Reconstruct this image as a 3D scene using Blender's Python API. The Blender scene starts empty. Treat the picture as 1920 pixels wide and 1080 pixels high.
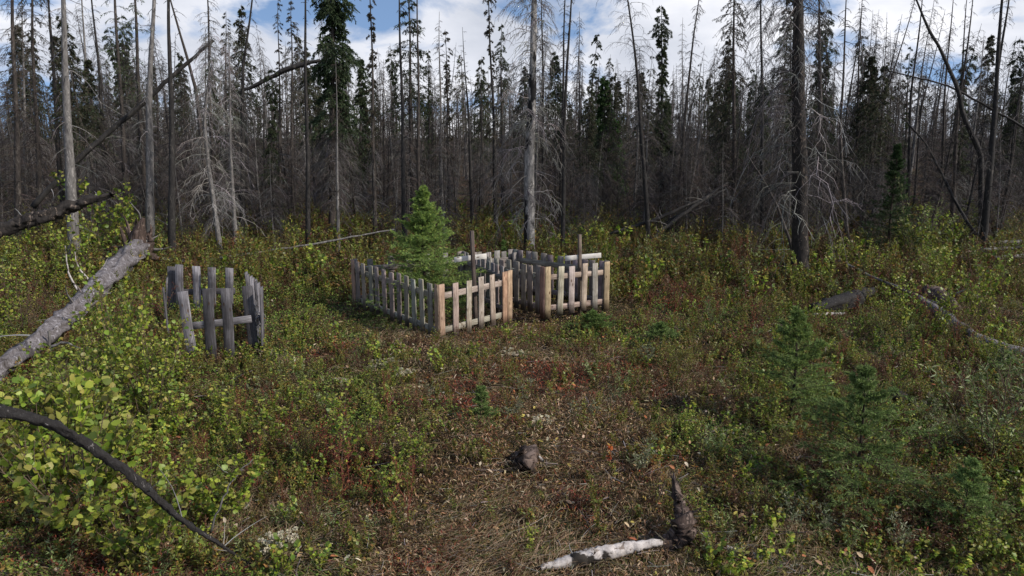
import bpy, math, time
import numpy as np
from mathutils import Vector
T0 = time.time()
C = bpy.context.scene.collection
PI = math.pi
# ------------------------------------------------------------------ camera
F, HY, CH = 1370.0, 249.0, 2.81           # focal (px at 1920), horizon row, camera height
TH = math.atan((540 - HY) / F)
ct, st = math.cos(TH), math.sin(TH)
def ray(px, py):
    a = (px - 960) / F; b = (540 - py) / F
    return np.array([a, ct + b * st, -st + b * ct])
def at_y(px, py, Y):
    r = ray(px, py); k = Y / r[1]
    return np.array([r[0] * k, Y, CH + r[2] * k])
def at_z(px, py, z=0.0):
    r = ray(px, py); k = (z - CH) / r[2]
    return np.array([r[0] * k, r[1] * k, z])
cam = bpy.data.cameras.new('camera'); camo = bpy.data.objects.new('camera', cam); C.objects.link(camo)
cam.sensor_width = 36; cam.lens = F / 1920 * 36; cam.clip_end = 1000; cam.clip_start = .05
camo.location = (0, 0, CH); camo.rotation_euler = (PI / 2 - TH, 0, 0)
bpy.context.scene.camera = camo
# ------------------------------------------------------------------ numeric helpers
R0 = np.random.default_rng(7)
def vnoise(x, y, s=1.0, seed=0):
    x = np.asarray(x, float) * s + seed * 17.3; y = np.asarray(y, float) * s - seed * 9.1
    xi = np.floor(x).astype(np.int64); yi = np.floor(y).astype(np.int64)
    fx = x - xi; fy = y - yi; fx = fx * fx * (3 - 2 * fx); fy = fy * fy * (3 - 2 * fy)
    def h(a, b):
        n = (a * 374761393 + b * 668265263 + seed * 1442695) & 0x7fffffff
        n = ((n ^ (n >> 13)) * 1274126177) & 0x7fffffff
        return ((n ^ (n >> 16)) & 0xffff) / 65535.0
    return (h(xi, yi) * (1 - fx) + h(xi + 1, yi) * fx) * (1 - fy) + (h(xi, yi + 1) * (1 - fx) + h(xi + 1, yi + 1) * fx) * fy
def gz(x, y):
    return (vnoise(x, y, .35, 1) - .5) * .16 + (vnoise(x, y, 1.2, 2) - .5) * .11 + (vnoise(x, y, 4, 3) - .5) * .03
class MB:
    def __init__(s): s.V = []; s.Q = []; s.T = []; s.Cc = []; s.G = []; s.n = 0
    def add(s, V, Q=None, T=None, col=(1, 1, 1), G=None):
        V = np.asarray(V, float).reshape(-1, 3)
        s.V.append(V)
        if Q is not None and len(Q): s.Q.append(np.asarray(Q).reshape(-1, 4) + s.n)
        if T is not None and len(T): s.T.append(np.asarray(T).reshape(-1, 3) + s.n)
        c = np.asarray(col, float)
        s.Cc.append(np.broadcast_to(c, (len(V), 3)) if c.ndim == 1 else c.reshape(-1, 3))
        s.G.append(np.zeros((len(V), 3)) if G is None else np.asarray(G, float).reshape(-1, 3))
        s.n += len(V)
    def arrays(s):
        V = np.concatenate(s.V); Cc = np.concatenate(s.Cc); G = np.concatenate(s.G)
        Q = np.concatenate(s.Q) if s.Q else np.zeros((0, 4), int)
        T = np.concatenate(s.T) if s.T else np.zeros((0, 3), int)
        return V, Q, T, Cc, G
    def mesh(s, name, mat, smooth=False):
        V, Q, T, Cc, G = s.arrays()
        me = bpy.data.meshes.new(name)
        me.vertices.add(len(V)); me.vertices.foreach_set('co', V.astype(np.float32).ravel())
        nl = Q.size + T.size
        me.loops.add(nl); me.loops.foreach_set('vertex_index', np.concatenate([Q.ravel(), T.ravel()]).astype(np.int32))
        me.polygons.add(len(Q) + len(T))
        st_ = np.concatenate([np.arange(len(Q)) * 4, Q.size + np.arange(len(T)) * 3]).astype(np.int32)
        me.polygons.foreach_set('loop_start', st_)
        if smooth: me.polygons.foreach_set('use_smooth', np.ones(len(Q) + len(T), bool))
        a = me.attributes.new('Col', 'FLOAT_COLOR', 'POINT')
        a.data.foreach_set('color', np.concatenate([Cc, np.ones((len(V), 1))], 1).astype(np.float32).ravel())
        g = me.attributes.new('grain', 'FLOAT_VECTOR', 'POINT')
        g.data.foreach_set('vector', G.astype(np.float32).ravel())
        me.materials.append(mat); me.update(calc_edges=True)
        return me
    def build(s, name, mat, parent=None, smooth=False, loc=None):
        o = bpy.data.objects.new(name, s.mesh(name, mat, smooth)); C.objects.link(o)
        if parent is not None: o.parent = parent
        if loc is not None: o.location = loc
        return o
def tag(o, label=None, cat=None, group=None, kind=None):
    for k, v in (('label', label), ('category', cat), ('group', group), ('kind', kind)):
        if v: o[k] = v
    return o
def empty(name, loc, rz=0, sc=1):
    o = bpy.data.objects.new(name, None); C.objects.link(o)
    o.location = tuple(loc); o.rotation_euler = (0, 0, rz); o.scale = (sc,) * 3; o.empty_display_size = .1
    return o
def copy_tree(o, parent=None):
    c = o.copy(); C.objects.link(c)
    if parent is not None: c.parent = parent
    for ch in o.children: copy_tree(ch, c)
    return c
def nrm(v): return v / (np.linalg.norm(v, axis=-1, keepdims=True) + 1e-9)
def tubes(mb, P, R, S=4, col=(1, 1, 1), rough=0, rng=None, cap=False):
    """P (N,K,3) paths, R (N,K) radii, S sides"""
    P = np.asarray(P, float); R = np.asarray(R, float)
    N, K, _ = P.shape
    Tn = nrm(np.gradient(P, axis=1))
    ref = np.where(np.abs(Tn[:, :1, 2:3]) > .8, np.array([1., .13, 0]), np.array([.1, .05, 1.]))
    A = nrm(np.cross(Tn, np.broadcast_to(ref, P.shape))); B = np.cross(Tn, A)
    th = np.arange(S) / S * 2 * PI
    rr = R[..., None] * np.ones(S)
    if rough: rr = rr * (1 + rough * (rng.random((N, K, S)) - .5) * 2)
    V = P[:, :, None] + rr[..., None] * (np.cos(th)[:, None] * A[:, :, None] + np.sin(th)[:, None] * B[:, :, None])
    n, k, s = np.meshgrid(np.arange(N), np.arange(K - 1), np.arange(S), indexing='ij')
    b = n * K * S; s2 = (s + 1) % S
    Q = np.stack([b + k * S + s, b + k * S + s2, b + (k + 1) * S + s2, b + (k + 1) * S + s], -1).reshape(-1, 4)
    T = None
    if cap and S > 3:
        T = []
        for i in range(N):
            for kk, fl in ((0, 1), (K - 1, 0)):
                o_ = i * K * S + kk * S
                for j in range(1, S - 1): T.append([o_, o_ + j + 1, o_ + j] if fl else [o_, o_ + j, o_ + j + 1])
    c = np.asarray(col, float)
    if c.ndim == 2: c = np.repeat(c, K * S, 0)
    G = np.stack([np.broadcast_to(th, V.shape[:3]), np.broadcast_to(np.linspace(0, 1, K)[None, :, None], V.shape[:3]), np.zeros(V.shape[:3])], -1)
    mb.add(V.reshape(-1, 3), Q, T, c, G.reshape(-1, 3))
def smooth_path(pts, K, wob=0, rng=None):
    pts = np.asarray(pts, float); d = np.r_[0, np.cumsum(np.linalg.norm(np.diff(pts, axis=0), axis=1))]
    t = np.linspace(0, d[-1], K)
    P = np.stack([np.interp(t, d, pts[:, i]) for i in range(3)], 1)
    for _ in range(2): P[1:-1] = (P[:-2] + 2 * P[1:-1] + P[2:]) / 4
    if wob: P += (rng.random(P.shape) - .5) * wob
    return P
LEAF8 = np.array([[0, 0, 0], [-.3, .3, .05], [0, .33, -.02], [.3, .3, .05], [-.24, .68, .03], [0, .68, -.04], [.24, .68, .03], [0, 1, -.1]])
L8Q = [[2, 5, 4, 1], [3, 6, 5, 2]]; L8T = [[0, 2, 1], [0, 3, 2], [4, 5, 7], [5, 6, 7]]
LEAF4 = np.array([[0, 0, 0], [.3, .45, .06], [0, 1, -.05], [-.3, .45, .06]]); L4T = [[0, 1, 2], [0, 2, 3]]
def leaves(mb, P, D, size, wid=1.0, col=(1, 1, 1), rng=None, full=True, up=.6):
    """P (N,3) leaf base, D (N,3) direction, size (N,) length"""
    N = len(P)
    if N == 0: return
    D = nrm(D); Z = nrm(np.array([0, 0, up]) + (rng.random((N, 3)) - .5) * 1.6)
    X = nrm(np.cross(D, Z)); Z = np.cross(X, D)
    L = LEAF8 if full else LEAF4
    sz = np.asarray(size).reshape(-1, 1, 1)
    V = P[:, None] + sz * (L[None, :, :1] * (wid.reshape(-1, 1, 1) if hasattr(wid, 'reshape') else wid) * X[:, None] + L[None, :, 1:2] * D[:, None] + L[None, :, 2:] * Z[:, None])
    m = len(L); off = (np.arange(N) * m)[:, None, None]
    c = np.asarray(col, float)
    if c.ndim == 2: c = np.repeat(c, m, 0)
    if full: mb.add(V.reshape(-1, 3), (np.array(L8Q)[None] + off).reshape(-1, 4), (np.array(L8T)[None] + off).reshape(-1, 3), c)
    else: mb.add(V.reshape(-1, 3), None, (np.array(L4T)[None] + off).reshape(-1, 3), c)
def pal(rng, n, cols, jit=.25):
    cols = np.array(cols); w = rng.integers(0, len(cols), n); c = cols[w]
    return np.clip(c * (1 + (rng.random((n, 1)) - .5) * 2 * jit) * (1 + (rng.random((n, 3)) - .5) * .16), 0, 1)
def replicate(out, arr, pos, rz, sc, cm=None, tilt=None, zs=None):
    V, Q, T, Cc, G = arr; M = len(pos); n = len(V)
    c, s = np.cos(rz)[:, None], np.sin(rz)[:, None]
    x, y, z = V[:, 0], V[:, 1], V[:, 2]
    X = (x * c - y * s); Y = (x * s + y * c); Z = np.broadcast_to(z, X.shape).copy()
    if zs is not None: Z = Z * zs[:, None]
    if tilt is not None: X = X + Z * tilt[:, :1]; Y = Y + Z * tilt[:, 1:2]
    W = np.stack([X, Y, Z], -1) * sc[:, None, None] + pos[:, None]
    off = (np.arange(M) * n)[:, None, None]
    cc = np.broadcast_to(Cc, (M, n, 3))
    if cm is not None: cc = np.clip(cc * cm[:, None], 0, 1)
    out.add(W.reshape(-1, 3), (Q[None] + off).reshape(-1, 4) if len(Q) else None, (T[None] + off).reshape(-1, 3) if len(T) else None, cc.reshape(-1, 3))
# ------------------------------------------------------------------ materials
def newmat(name):
    m = bpy.data.materials.new(name); m.use_nodes = True
    nt = m.node_tree; nt.nodes.clear()
    o = nt.nodes.new('ShaderNodeOutputMaterial'); b = nt.nodes.new('ShaderNodeBsdfPrincipled')
    nt.links.new(b.outputs[0], o.inputs[0])
    return m, nt, b, o
def nd(nt, typ, **kw):
    n = nt.nodes.new('ShaderNode' + typ)
    for k, v in kw.items():
        if k.startswith('i_'):
            key = k[2:]; key = int(key) if key.isdigit() else key.replace('_', ' ')
            n.inputs[key].default_value = v
        else: setattr(n, k, v)
    return n
def ramp(nt, fac, stops):
    r = nt.nodes.new('ShaderNodeValToRGB'); e = r.color_ramp.elements
    while len(e) < len(stops): e.new(.5)
    for i, (p, c) in enumerate(stops):
        e[i].position = p; e[i].color = (*c, 1) if len(c) == 3 else c
    nt.links.new(fac, r.inputs[0]); return r
def mixc(nt, fac, a, b, mode='MIX'):
    m = nt.nodes.new('ShaderNodeMix'); m.data_type = 'RGBA'; m.blend_type = mode
    for k, v in ((0, fac), (6, a), (7, b)):
        if hasattr(v, 'links'): nt.links.new(v, m.inputs[k])
        else: m.inputs[k].default_value = v if k == 0 else (*v, 1)
    return m.outputs[2]
def coords(nt, scale, kind='Object', rnd=True):
    if kind == 'grain':
        a = nd(nt, 'Attribute', attribute_name='grain'); src = a.outputs['Vector']
    else:
        src = nd(nt, 'TexCoord').outputs[kind]
    mp = nd(nt, 'Mapping'); mp.inputs['Scale'].default_value = scale
    nt.links.new(src, mp.inputs[0])
    if rnd:
        oi = nd(nt, 'ObjectInfo'); mu = nd(nt, 'Math', operation='MULTIPLY', i_1=37.0)
        nt.links.new(oi.outputs['Random'], mu.inputs[0]); nt.links.new(mu.outputs[0], mp.inputs['Location'])
    return mp.outputs[0]
def bark(name, a, b, c, sc=14, zs=.35, thr=.5, bump=.6, char=(.012, .011, .011), clo=.62, chi=.68):
    """a/b fine tones, c flaked patches, char burnt patches"""
    m, nt, bs, o = newmat(name)
    v = coords(nt, (sc, sc, sc * zs))
    n1 = nd(nt, 'TexNoise', i_Scale=1.6, i_Detail=6, i_Roughness=.7); nt.links.new(v, n1.inputs[0])
    n2 = nd(nt, 'TexNoise', i_Scale=.35, i_Detail=4, i_Roughness=.6); nt.links.new(v, n2.inputs[0])
    n3 = nd(nt, 'TexNoise', i_Scale=.8, i_Detail=5, i_Roughness=.75, i_Distortion=1.2); nt.links.new(v, n3.inputs[0])
    c1 = ramp(nt, n1.outputs[0], [(.35, a), (.65, b)])
    f2 = ramp(nt, n3.outputs[0], [(1 - thr - .17, (0, 0, 0)), (1 - thr - .13, (1, 1, 1))])
    c2 = mixc(nt, f2.outputs[0], c1.outputs[0], c)
    f3 = ramp(nt, n2.outputs[0], [(clo, (0, 0, 0)), (chi, (1, 1, 1))])
    c3 = mixc(nt, f3.outputs[0], c2, char)
    at = nd(nt, 'Attribute', attribute_name='Col')
    c4 = mixc(nt, 1.0, c3, at.outputs['Color'], 'MULTIPLY')
    nt.links.new(c4, bs.inputs['Base Color']); bs.inputs['Roughness'].default_value = .85
    bs.inputs['Specular IOR Level'].default_value = .25
    bp = nd(nt, 'Bump', i_Strength=bump, i_Distance=.012); nt.links.new(n1.outputs[0], bp.inputs['Height']); nt.links.new(bp.outputs[0], bs.inputs['Normal'])
    return m
def foliage(name, trans=.3, rough=.5, spec=.3):
    m, nt, bs, o = newmat(name)
    at = nd(nt, 'Attribute', attribute_name='Col'); oi = nd(nt, 'ObjectInfo')
    hs = nd(nt, 'HueSaturation'); nt.links.new(at.outputs['Color'], hs.inputs['Color'])
    mr = nd(nt, 'MapRange', i_3=.8, i_4=1.2); nt.links.new(oi.outputs['Random'], mr.inputs[0]); nt.links.new(mr.outputs[0], hs.inputs['Value'])
    nt.links.new(hs.outputs[0], bs.inputs['Base Color'])
    bs.inputs['Roughness'].default_value = rough; bs.inputs['Specular IOR Level'].default_value = spec
    if trans:
        tr = nd(nt, 'BsdfTranslucent'); nt.links.new(hs.outputs[0], tr.inputs[0])
        mx = nd(nt, 'MixShader', i_0=trans); nt.links.new(bs.outputs[0], mx.inputs[1]); nt.links.new(tr.outputs[0], mx.inputs[2])
        nt.links.new(mx.outputs[0], o.inputs[0])
    return m
def plankmat(name, a, b, c, knots=(.1, .06, .035)):
    m, nt, bs, o = newmat(name)
    v = coords(nt, (1, 1, 1), 'grain')
    mp = nd(nt, 'Mapping'); mp.inputs['Scale'].default_value = (70, 3.5, 1); nt.links.new(v, mp.inputs[0])
    n1 = nd(nt, 'TexNoise', i_Scale=1, i_Detail=5, i_Roughness=.65, i_Distortion=.6); nt.links.new(mp.outputs[0], n1.inputs[0])
    n2 = nd(nt, 'TexNoise', i_Scale=5, i_Detail=4); nt.links.new(v, n2.inputs[0])
    mp3 = nd(nt, 'Mapping'); mp3.inputs['Scale'].default_value = (14, 5, 1); nt.links.new(v, mp3.inputs[0])
    n3 = nd(nt, 'TexVoronoi', i_Scale=1); nt.links.new(mp3.outputs[0], n3.inputs[0])
    c1 = ramp(nt, n1.outputs[0], [(.3, a), (.52, b), (.7, c)])
    c2 = mixc(nt, ramp(nt, n3.outputs['Distance'], [(.09, (1, 1, 1)), (.16, (0, 0, 0))]).outputs[0], c1.outputs[0], knots)
    c3 = mixc(nt, ramp(nt, n2.outputs[0], [(.45, (0, 0, 0)), (.75, (.8, .8, .8))]).outputs[0], c2, tuple(x * .45 for x in b))
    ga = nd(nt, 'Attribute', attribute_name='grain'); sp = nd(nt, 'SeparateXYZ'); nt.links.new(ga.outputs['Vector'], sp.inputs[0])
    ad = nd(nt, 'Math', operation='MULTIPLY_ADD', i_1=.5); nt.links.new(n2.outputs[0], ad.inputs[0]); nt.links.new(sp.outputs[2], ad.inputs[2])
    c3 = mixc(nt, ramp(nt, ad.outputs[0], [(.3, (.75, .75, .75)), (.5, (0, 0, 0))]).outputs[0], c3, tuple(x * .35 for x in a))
    at = nd(nt, 'Attribute', attribute_name='Col')
    c4 = mixc(nt, 1.0, c3, at.outputs['Color'], 'MULTIPLY')
    nt.links.new(c4, bs.inputs['Base Color']); bs.inputs['Roughness'].default_value = .8; bs.inputs['Specular IOR Level'].default_value = .25
    bp = nd(nt, 'Bump', i_Strength=.5, i_Distance=.003); nt.links.new(n1.outputs[0], bp.inputs['Height']); nt.links.new(bp.outputs[0], bs.inputs['Normal'])
    return m
M = {}
M['grey'] = bark('grey bark', (.075, .07, .067), (.17, .16, .15), (.25, .235, .22), thr=.27)
M['brown'] = bark('brown bark', (.026, .022, .019), (.062, .052, .046), (.12, .105, .09), thr=.26)
M['dark'] = bark('charred bark', (.013, .012, .011), (.036, .033, .031), (.085, .075, .065), thr=.24, clo=.55)
M['flaky'] = bark('flaking bark', (.012, .01, .009), (.035, .03, .027), (.16, .125, .1), sc=18, zs=.35, thr=.25, clo=.6)
M['mottled'] = bark('mottled bark', (.1, .095, .09), (.22, .21, .2), (.32, .3, .28), sc=8, zs=.5, thr=.3, clo=.5, chi=.54)
M['birch'] = bark('birch bark', (.3, .27, .25), (.52, .48, .45), (.16, .13, .11), sc=14, zs=1, thr=.28, clo=.53, chi=.57, char=(.03, .025, .02))
M['log'] = bark('weathered log', (.07, .06, .06), (.19, .175, .18), (.3, .285, .3), sc=16, zs=.5, thr=.27, bump=1, clo=.52, chi=.66, char=(.05, .042, .038))
M['char'] = bark('cracked char', (.014, .012, .011), (.028, .026, .025), (.2, .185, .175), sc=34, zs=.5, thr=.22, bump=1, clo=.6)
M['root'] = bark('rotten root', (.022, .016, .013), (.075, .05, .04), (.15, .11, .09), thr=.3)
M['twig'] = foliage('dead twigs', 0, .85, .2)
M['leaf'] = foliage('leaves', .35, .45, .35)
M['needle'] = foliage('needles', .3, .6, .25)
M['litter'] = foliage('litter', .1, .8, .15)
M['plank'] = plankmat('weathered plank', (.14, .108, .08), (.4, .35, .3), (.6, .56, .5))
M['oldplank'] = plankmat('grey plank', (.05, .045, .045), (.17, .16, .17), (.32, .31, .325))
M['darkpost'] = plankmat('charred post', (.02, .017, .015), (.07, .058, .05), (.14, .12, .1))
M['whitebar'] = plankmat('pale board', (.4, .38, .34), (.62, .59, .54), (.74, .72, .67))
def wiremat():
    m, nt, bs, o = newmat('wire'); n = nd(nt, 'TexNoise', i_Scale=40); c = ramp(nt, n.outputs[0], [(.4, (.35, .36, .38)), (.65, (.12, .09, .08))])
    nt.links.new(c.outputs[0], bs.inputs['Base Color']); bs.inputs['Metallic'].default_value = .6; bs.inputs['Roughness'].default_value = .5; return m
M['wire'] = wiremat()
def groundmat():
    m, nt, bs, o = newmat('forest floor')
    v = coords(nt, (1, 1, 1), rnd=False)
    n1 = nd(nt, 'TexNoise', i_Scale=.9, i_Detail=6, i_Roughness=.6); nt.links.new(v, n1.inputs[0])
    n2 = nd(nt, 'TexNoise', i_Scale=9, i_Detail=8, i_Roughness=.75); nt.links.new(v, n2.inputs[0])
    n3 = nd(nt, 'TexNoise', i_Scale=60, i_Detail=5, i_Roughness=.7); nt.links.new(v, n3.inputs[0])
    c1 = ramp(nt, n1.outputs[0], [(.36, (.045, .05, .018)), (.48, (.06, .045, .025)), (.58, (.085, .05, .032)), (.7, (.05, .055, .02))])
    c2 = ramp(nt, n2.outputs[0], [(.35, (.25, .22, .2)), (.5, (.9, .9, .9)), (.68, (2.2, 1.9, 1.6))])
    c3 = mixc(nt, 1.0, mixc(nt, 1.0, c1.outputs[0], (.75, .7, .68), 'MULTIPLY'), c2.outputs[0], 'MULTIPLY')
    c4 = mixc(nt, 1.0, c3, ramp(nt, n3.outputs[0], [(.35, (.4, .4, .4)), (.7, (1.6, 1.6, 1.5))]).outputs[0], 'MULTIPLY')
    nt.links.new(c4, bs.inputs['Base Color']); bs.inputs['Roughness'].default_value = .95; bs.inputs['Specular IOR Level'].default_value = .15
    bp = nd(nt, 'Bump', i_Strength=1, i_Distance=.03); nt.links.new(n2.outputs[0], bp.inputs['Height']); nt.links.new(bp.outputs[0], bs.inputs['Normal'])
    return m
M['ground'] = groundmat()
# ------------------------------------------------------------------ ground sheet
def ground():
    mb = MB()
    ys = np.concatenate([np.linspace(-6, 20, 261), np.linspace(20.3, 50, 90), np.linspace(52, 400, 40)])
    xs = np.concatenate([np.linspace(-300, -22, 30), np.linspace(-20, -12.2, 40), np.linspace(-12, 12, 241), np.linspace(12.2, 20, 40), np.linspace(22, 300, 30)])
    X, Y = np.meshgrid(xs, ys); Z = gz(X, Y)
    ny, nx = X.shape; i, j = np.meshgrid(np.arange(ny - 1), np.arange(nx - 1), indexing='ij')
    Q = np.stack([i * nx + j, i * nx + j + 1, (i + 1) * nx + j + 1, (i + 1) * nx + j], -1)
    mb.add(np.stack([X, Y, Z], -1), Q)
    tag(mb.build('ground', M['ground'], smooth=True), kind='structure')
ground()
# ------------------------------------------------------------------ fences
def board(mb, p, q, w, t, nrmv, rng, col=(1, 1, 1), warp=.004, K=6, cham=.004):
    """board from p to q, width w across, thickness t along nrmv"""
    p = np.asarray(p, float); q = np.asarray(q, float); d = q - p; L = np.linalg.norm(d); d /= L
    nv = np.asarray(nrmv, float); nv = nv - d * (nv @ d); nv /= np.linalg.norm(nv); s = np.cross(d, nv)
    a, b, c = w / 2, t / 2, cham
    prof = np.array([(-a + c, -b), (a - c, -b), (a, -b + c), (a, b - c), (a - c, b), (-a + c, b), (-a, b - c), (-a, -b + c)])
    tt = np.linspace(0, 1, K); off = np.cumsum((rng.random((K, 2)) - .5) * warp, 0)
    ww = 1 + (rng.random(K) - .5) * .04
    V = (p + tt[:, None] * L * d + off[:, :1] * s + off[:, 1:] * nv)[:, None] + (prof[:, 0] * 1)[None, :, None] * ww[:, None, None] * s + prof[:, 1][None, :, None] * nv
    V[-1, :4] += d * (rng.random() - .5) * .012
    k, j = np.meshgrid(np.arange(K - 1), np.arange(8), indexing='ij'); j2 = (j + 1) % 8
    Q = np.stack([k * 8 + j, k * 8 + j2, (k + 1) * 8 + j2, (k + 1) * 8 + j], -1).reshape(-1, 4)
    T = []
    for o_, fl in ((0, 1), ((K - 1) * 8, 0)):
        for j_ in range(1, 7): T.append([o_, o_ + j_ + 1, o_ + j_] if fl else [o_, o_ + j_, o_ + j_ + 1])
    ro = rng.random() * 30
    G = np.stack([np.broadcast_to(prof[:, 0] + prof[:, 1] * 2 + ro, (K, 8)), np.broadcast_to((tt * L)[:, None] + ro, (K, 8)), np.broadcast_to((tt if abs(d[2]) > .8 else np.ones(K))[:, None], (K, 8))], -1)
    mb.add(V.reshape(-1, 3), Q, T, np.asarray(col), G.reshape(-1, 3))
def grave_fence(cs, fs, counts, label, loc, tint, rng, zt=.8):
    """cs four corners A(front left) B(front right) D(back right) C(back left)"""
    root = empty('grave_fence', loc); tag(root, label, 'picket fence', 'weathered picket fences round the graves')
    L = np.array([loc[0], loc[1], loc[2]])
    cen = np.mean(cs, 0)
    def part(name, p, q, w, t, n, col, mat='plank'):
        mb = MB(); board(mb, p - L, q - L, w, t, n, rng, col); return mb.build(name, M[mat], root)
    def zz(p, z, rel=True): return np.array([p[0], p[1], z + gz(p[0], p[1]) * .5])
    for i in range(4):
        a, b = cs[i], cs[(i + 1) % 4]; n = counts[i]
        d = (b - a); ln = np.linalg.norm(d); d = d / ln
        nn = np.array([d[1], -d[0], 0])
        if nn[:2] @ (a - cen) < 0: nn = -nn
        for z in (.16, .64):
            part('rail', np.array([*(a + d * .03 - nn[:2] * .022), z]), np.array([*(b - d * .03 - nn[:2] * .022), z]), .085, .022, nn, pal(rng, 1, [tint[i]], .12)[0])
        for k in range(n):
            s = fs[k] if i == 0 else (k + 1) / (n + 1); p = a + d * ln * s + d * (rng.random() - .5) * .012
            h = zt + (rng.random() - .5) * .04; lean = d * (rng.random() - .5) * .05
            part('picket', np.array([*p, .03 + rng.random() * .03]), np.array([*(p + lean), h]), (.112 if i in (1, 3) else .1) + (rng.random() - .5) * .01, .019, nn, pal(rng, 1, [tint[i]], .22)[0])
        for e, sgn, dd in ((a, 1, .052), (b, -1, .052)) + (((b, -1, .158),) if i == 0 and fs[3] < .74 else ()):
            p = e + d * sgn * dd + nn[:2] * .001
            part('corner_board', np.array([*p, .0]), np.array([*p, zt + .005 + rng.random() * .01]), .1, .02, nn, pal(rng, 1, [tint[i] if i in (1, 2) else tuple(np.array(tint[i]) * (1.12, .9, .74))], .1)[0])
    for c_ in cs:
        q = c_ + (cen - c_) / np.linalg.norm(cen - c_) * .075
        part('corner_post', np.array([*q, -.05]), np.array([*q, zt - .03]), .07, .07, np.array([1, .5, 0]), tint[1])
    return root
def c2(px, py, z=.8): return at_z(px, py, z)[:2]
rf = np.random.default_rng(3)
g1 = [c2(822, 536), c2(960, 508), c2(868, 472), c2(658, 487)]
g2 = [c2(1022, 502), c2(1144, 491), c2(962, 468.5), c2(884, 474.5)]
print('g1', np.round(g1, 2).tolist(), 'g2', np.round(g2, 2).tolist())
warm = (.84, .8, .75); mid = (.62, .6, .59); gr = (.52, .53, .56)  # tints carry light: front as sunlit, other sides weathered grey and darkened as shaded
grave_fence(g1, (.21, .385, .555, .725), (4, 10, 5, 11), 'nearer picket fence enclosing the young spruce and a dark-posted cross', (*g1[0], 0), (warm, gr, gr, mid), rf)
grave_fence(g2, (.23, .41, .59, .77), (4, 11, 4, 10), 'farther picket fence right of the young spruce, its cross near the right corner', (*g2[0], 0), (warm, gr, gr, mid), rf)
def cross(name, label, foot, top, hb, zfoot, cb0, cb1, front, rng, tint):
    P0 = at_z(*foot); Y = P0[1]; P1 = at_y(*top, Y)
    root = empty(name, P0); tag(root, label, 'cross', 'wooden grave crosses')
    mb = MB(); board(mb, np.zeros(3) - np.array([0, 0, .1]), P1 - P0, (.052), .045, (.55, -.83, 0), rng, tint); mb.build('post', M['darkpost'], root)
    a = at_y(*cb0, Y - .02); b = at_y(*cb1, Y + .12); n = np.array([.55, -.83, 0]) * (1 if front else -1)
    off = n / 1.0 * .036
    mb = MB(); board(mb, a - P0 + off, b - P0 + off, .075, .022, n, rng); mb.build('crossbar', M['whitebar'], root)
r_ = np.random.default_rng(5)
cross('grave_cross', 'wooden cross with a tall charred post and white bar, beside the young spruce', (893, 617), (885, 433), 0, 0, (854, 488), (915, 481), False, r_, (1.2, 1.1, 1.1))
cross('grave_cross', 'wooden cross with a weathered post and pale bar in front, over the farther fence', (1087, 586), (1087, 440), 0, 0, (1057, 484), (1124, 478), True, r_, (1.9, 1.75, 1.6))
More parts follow.
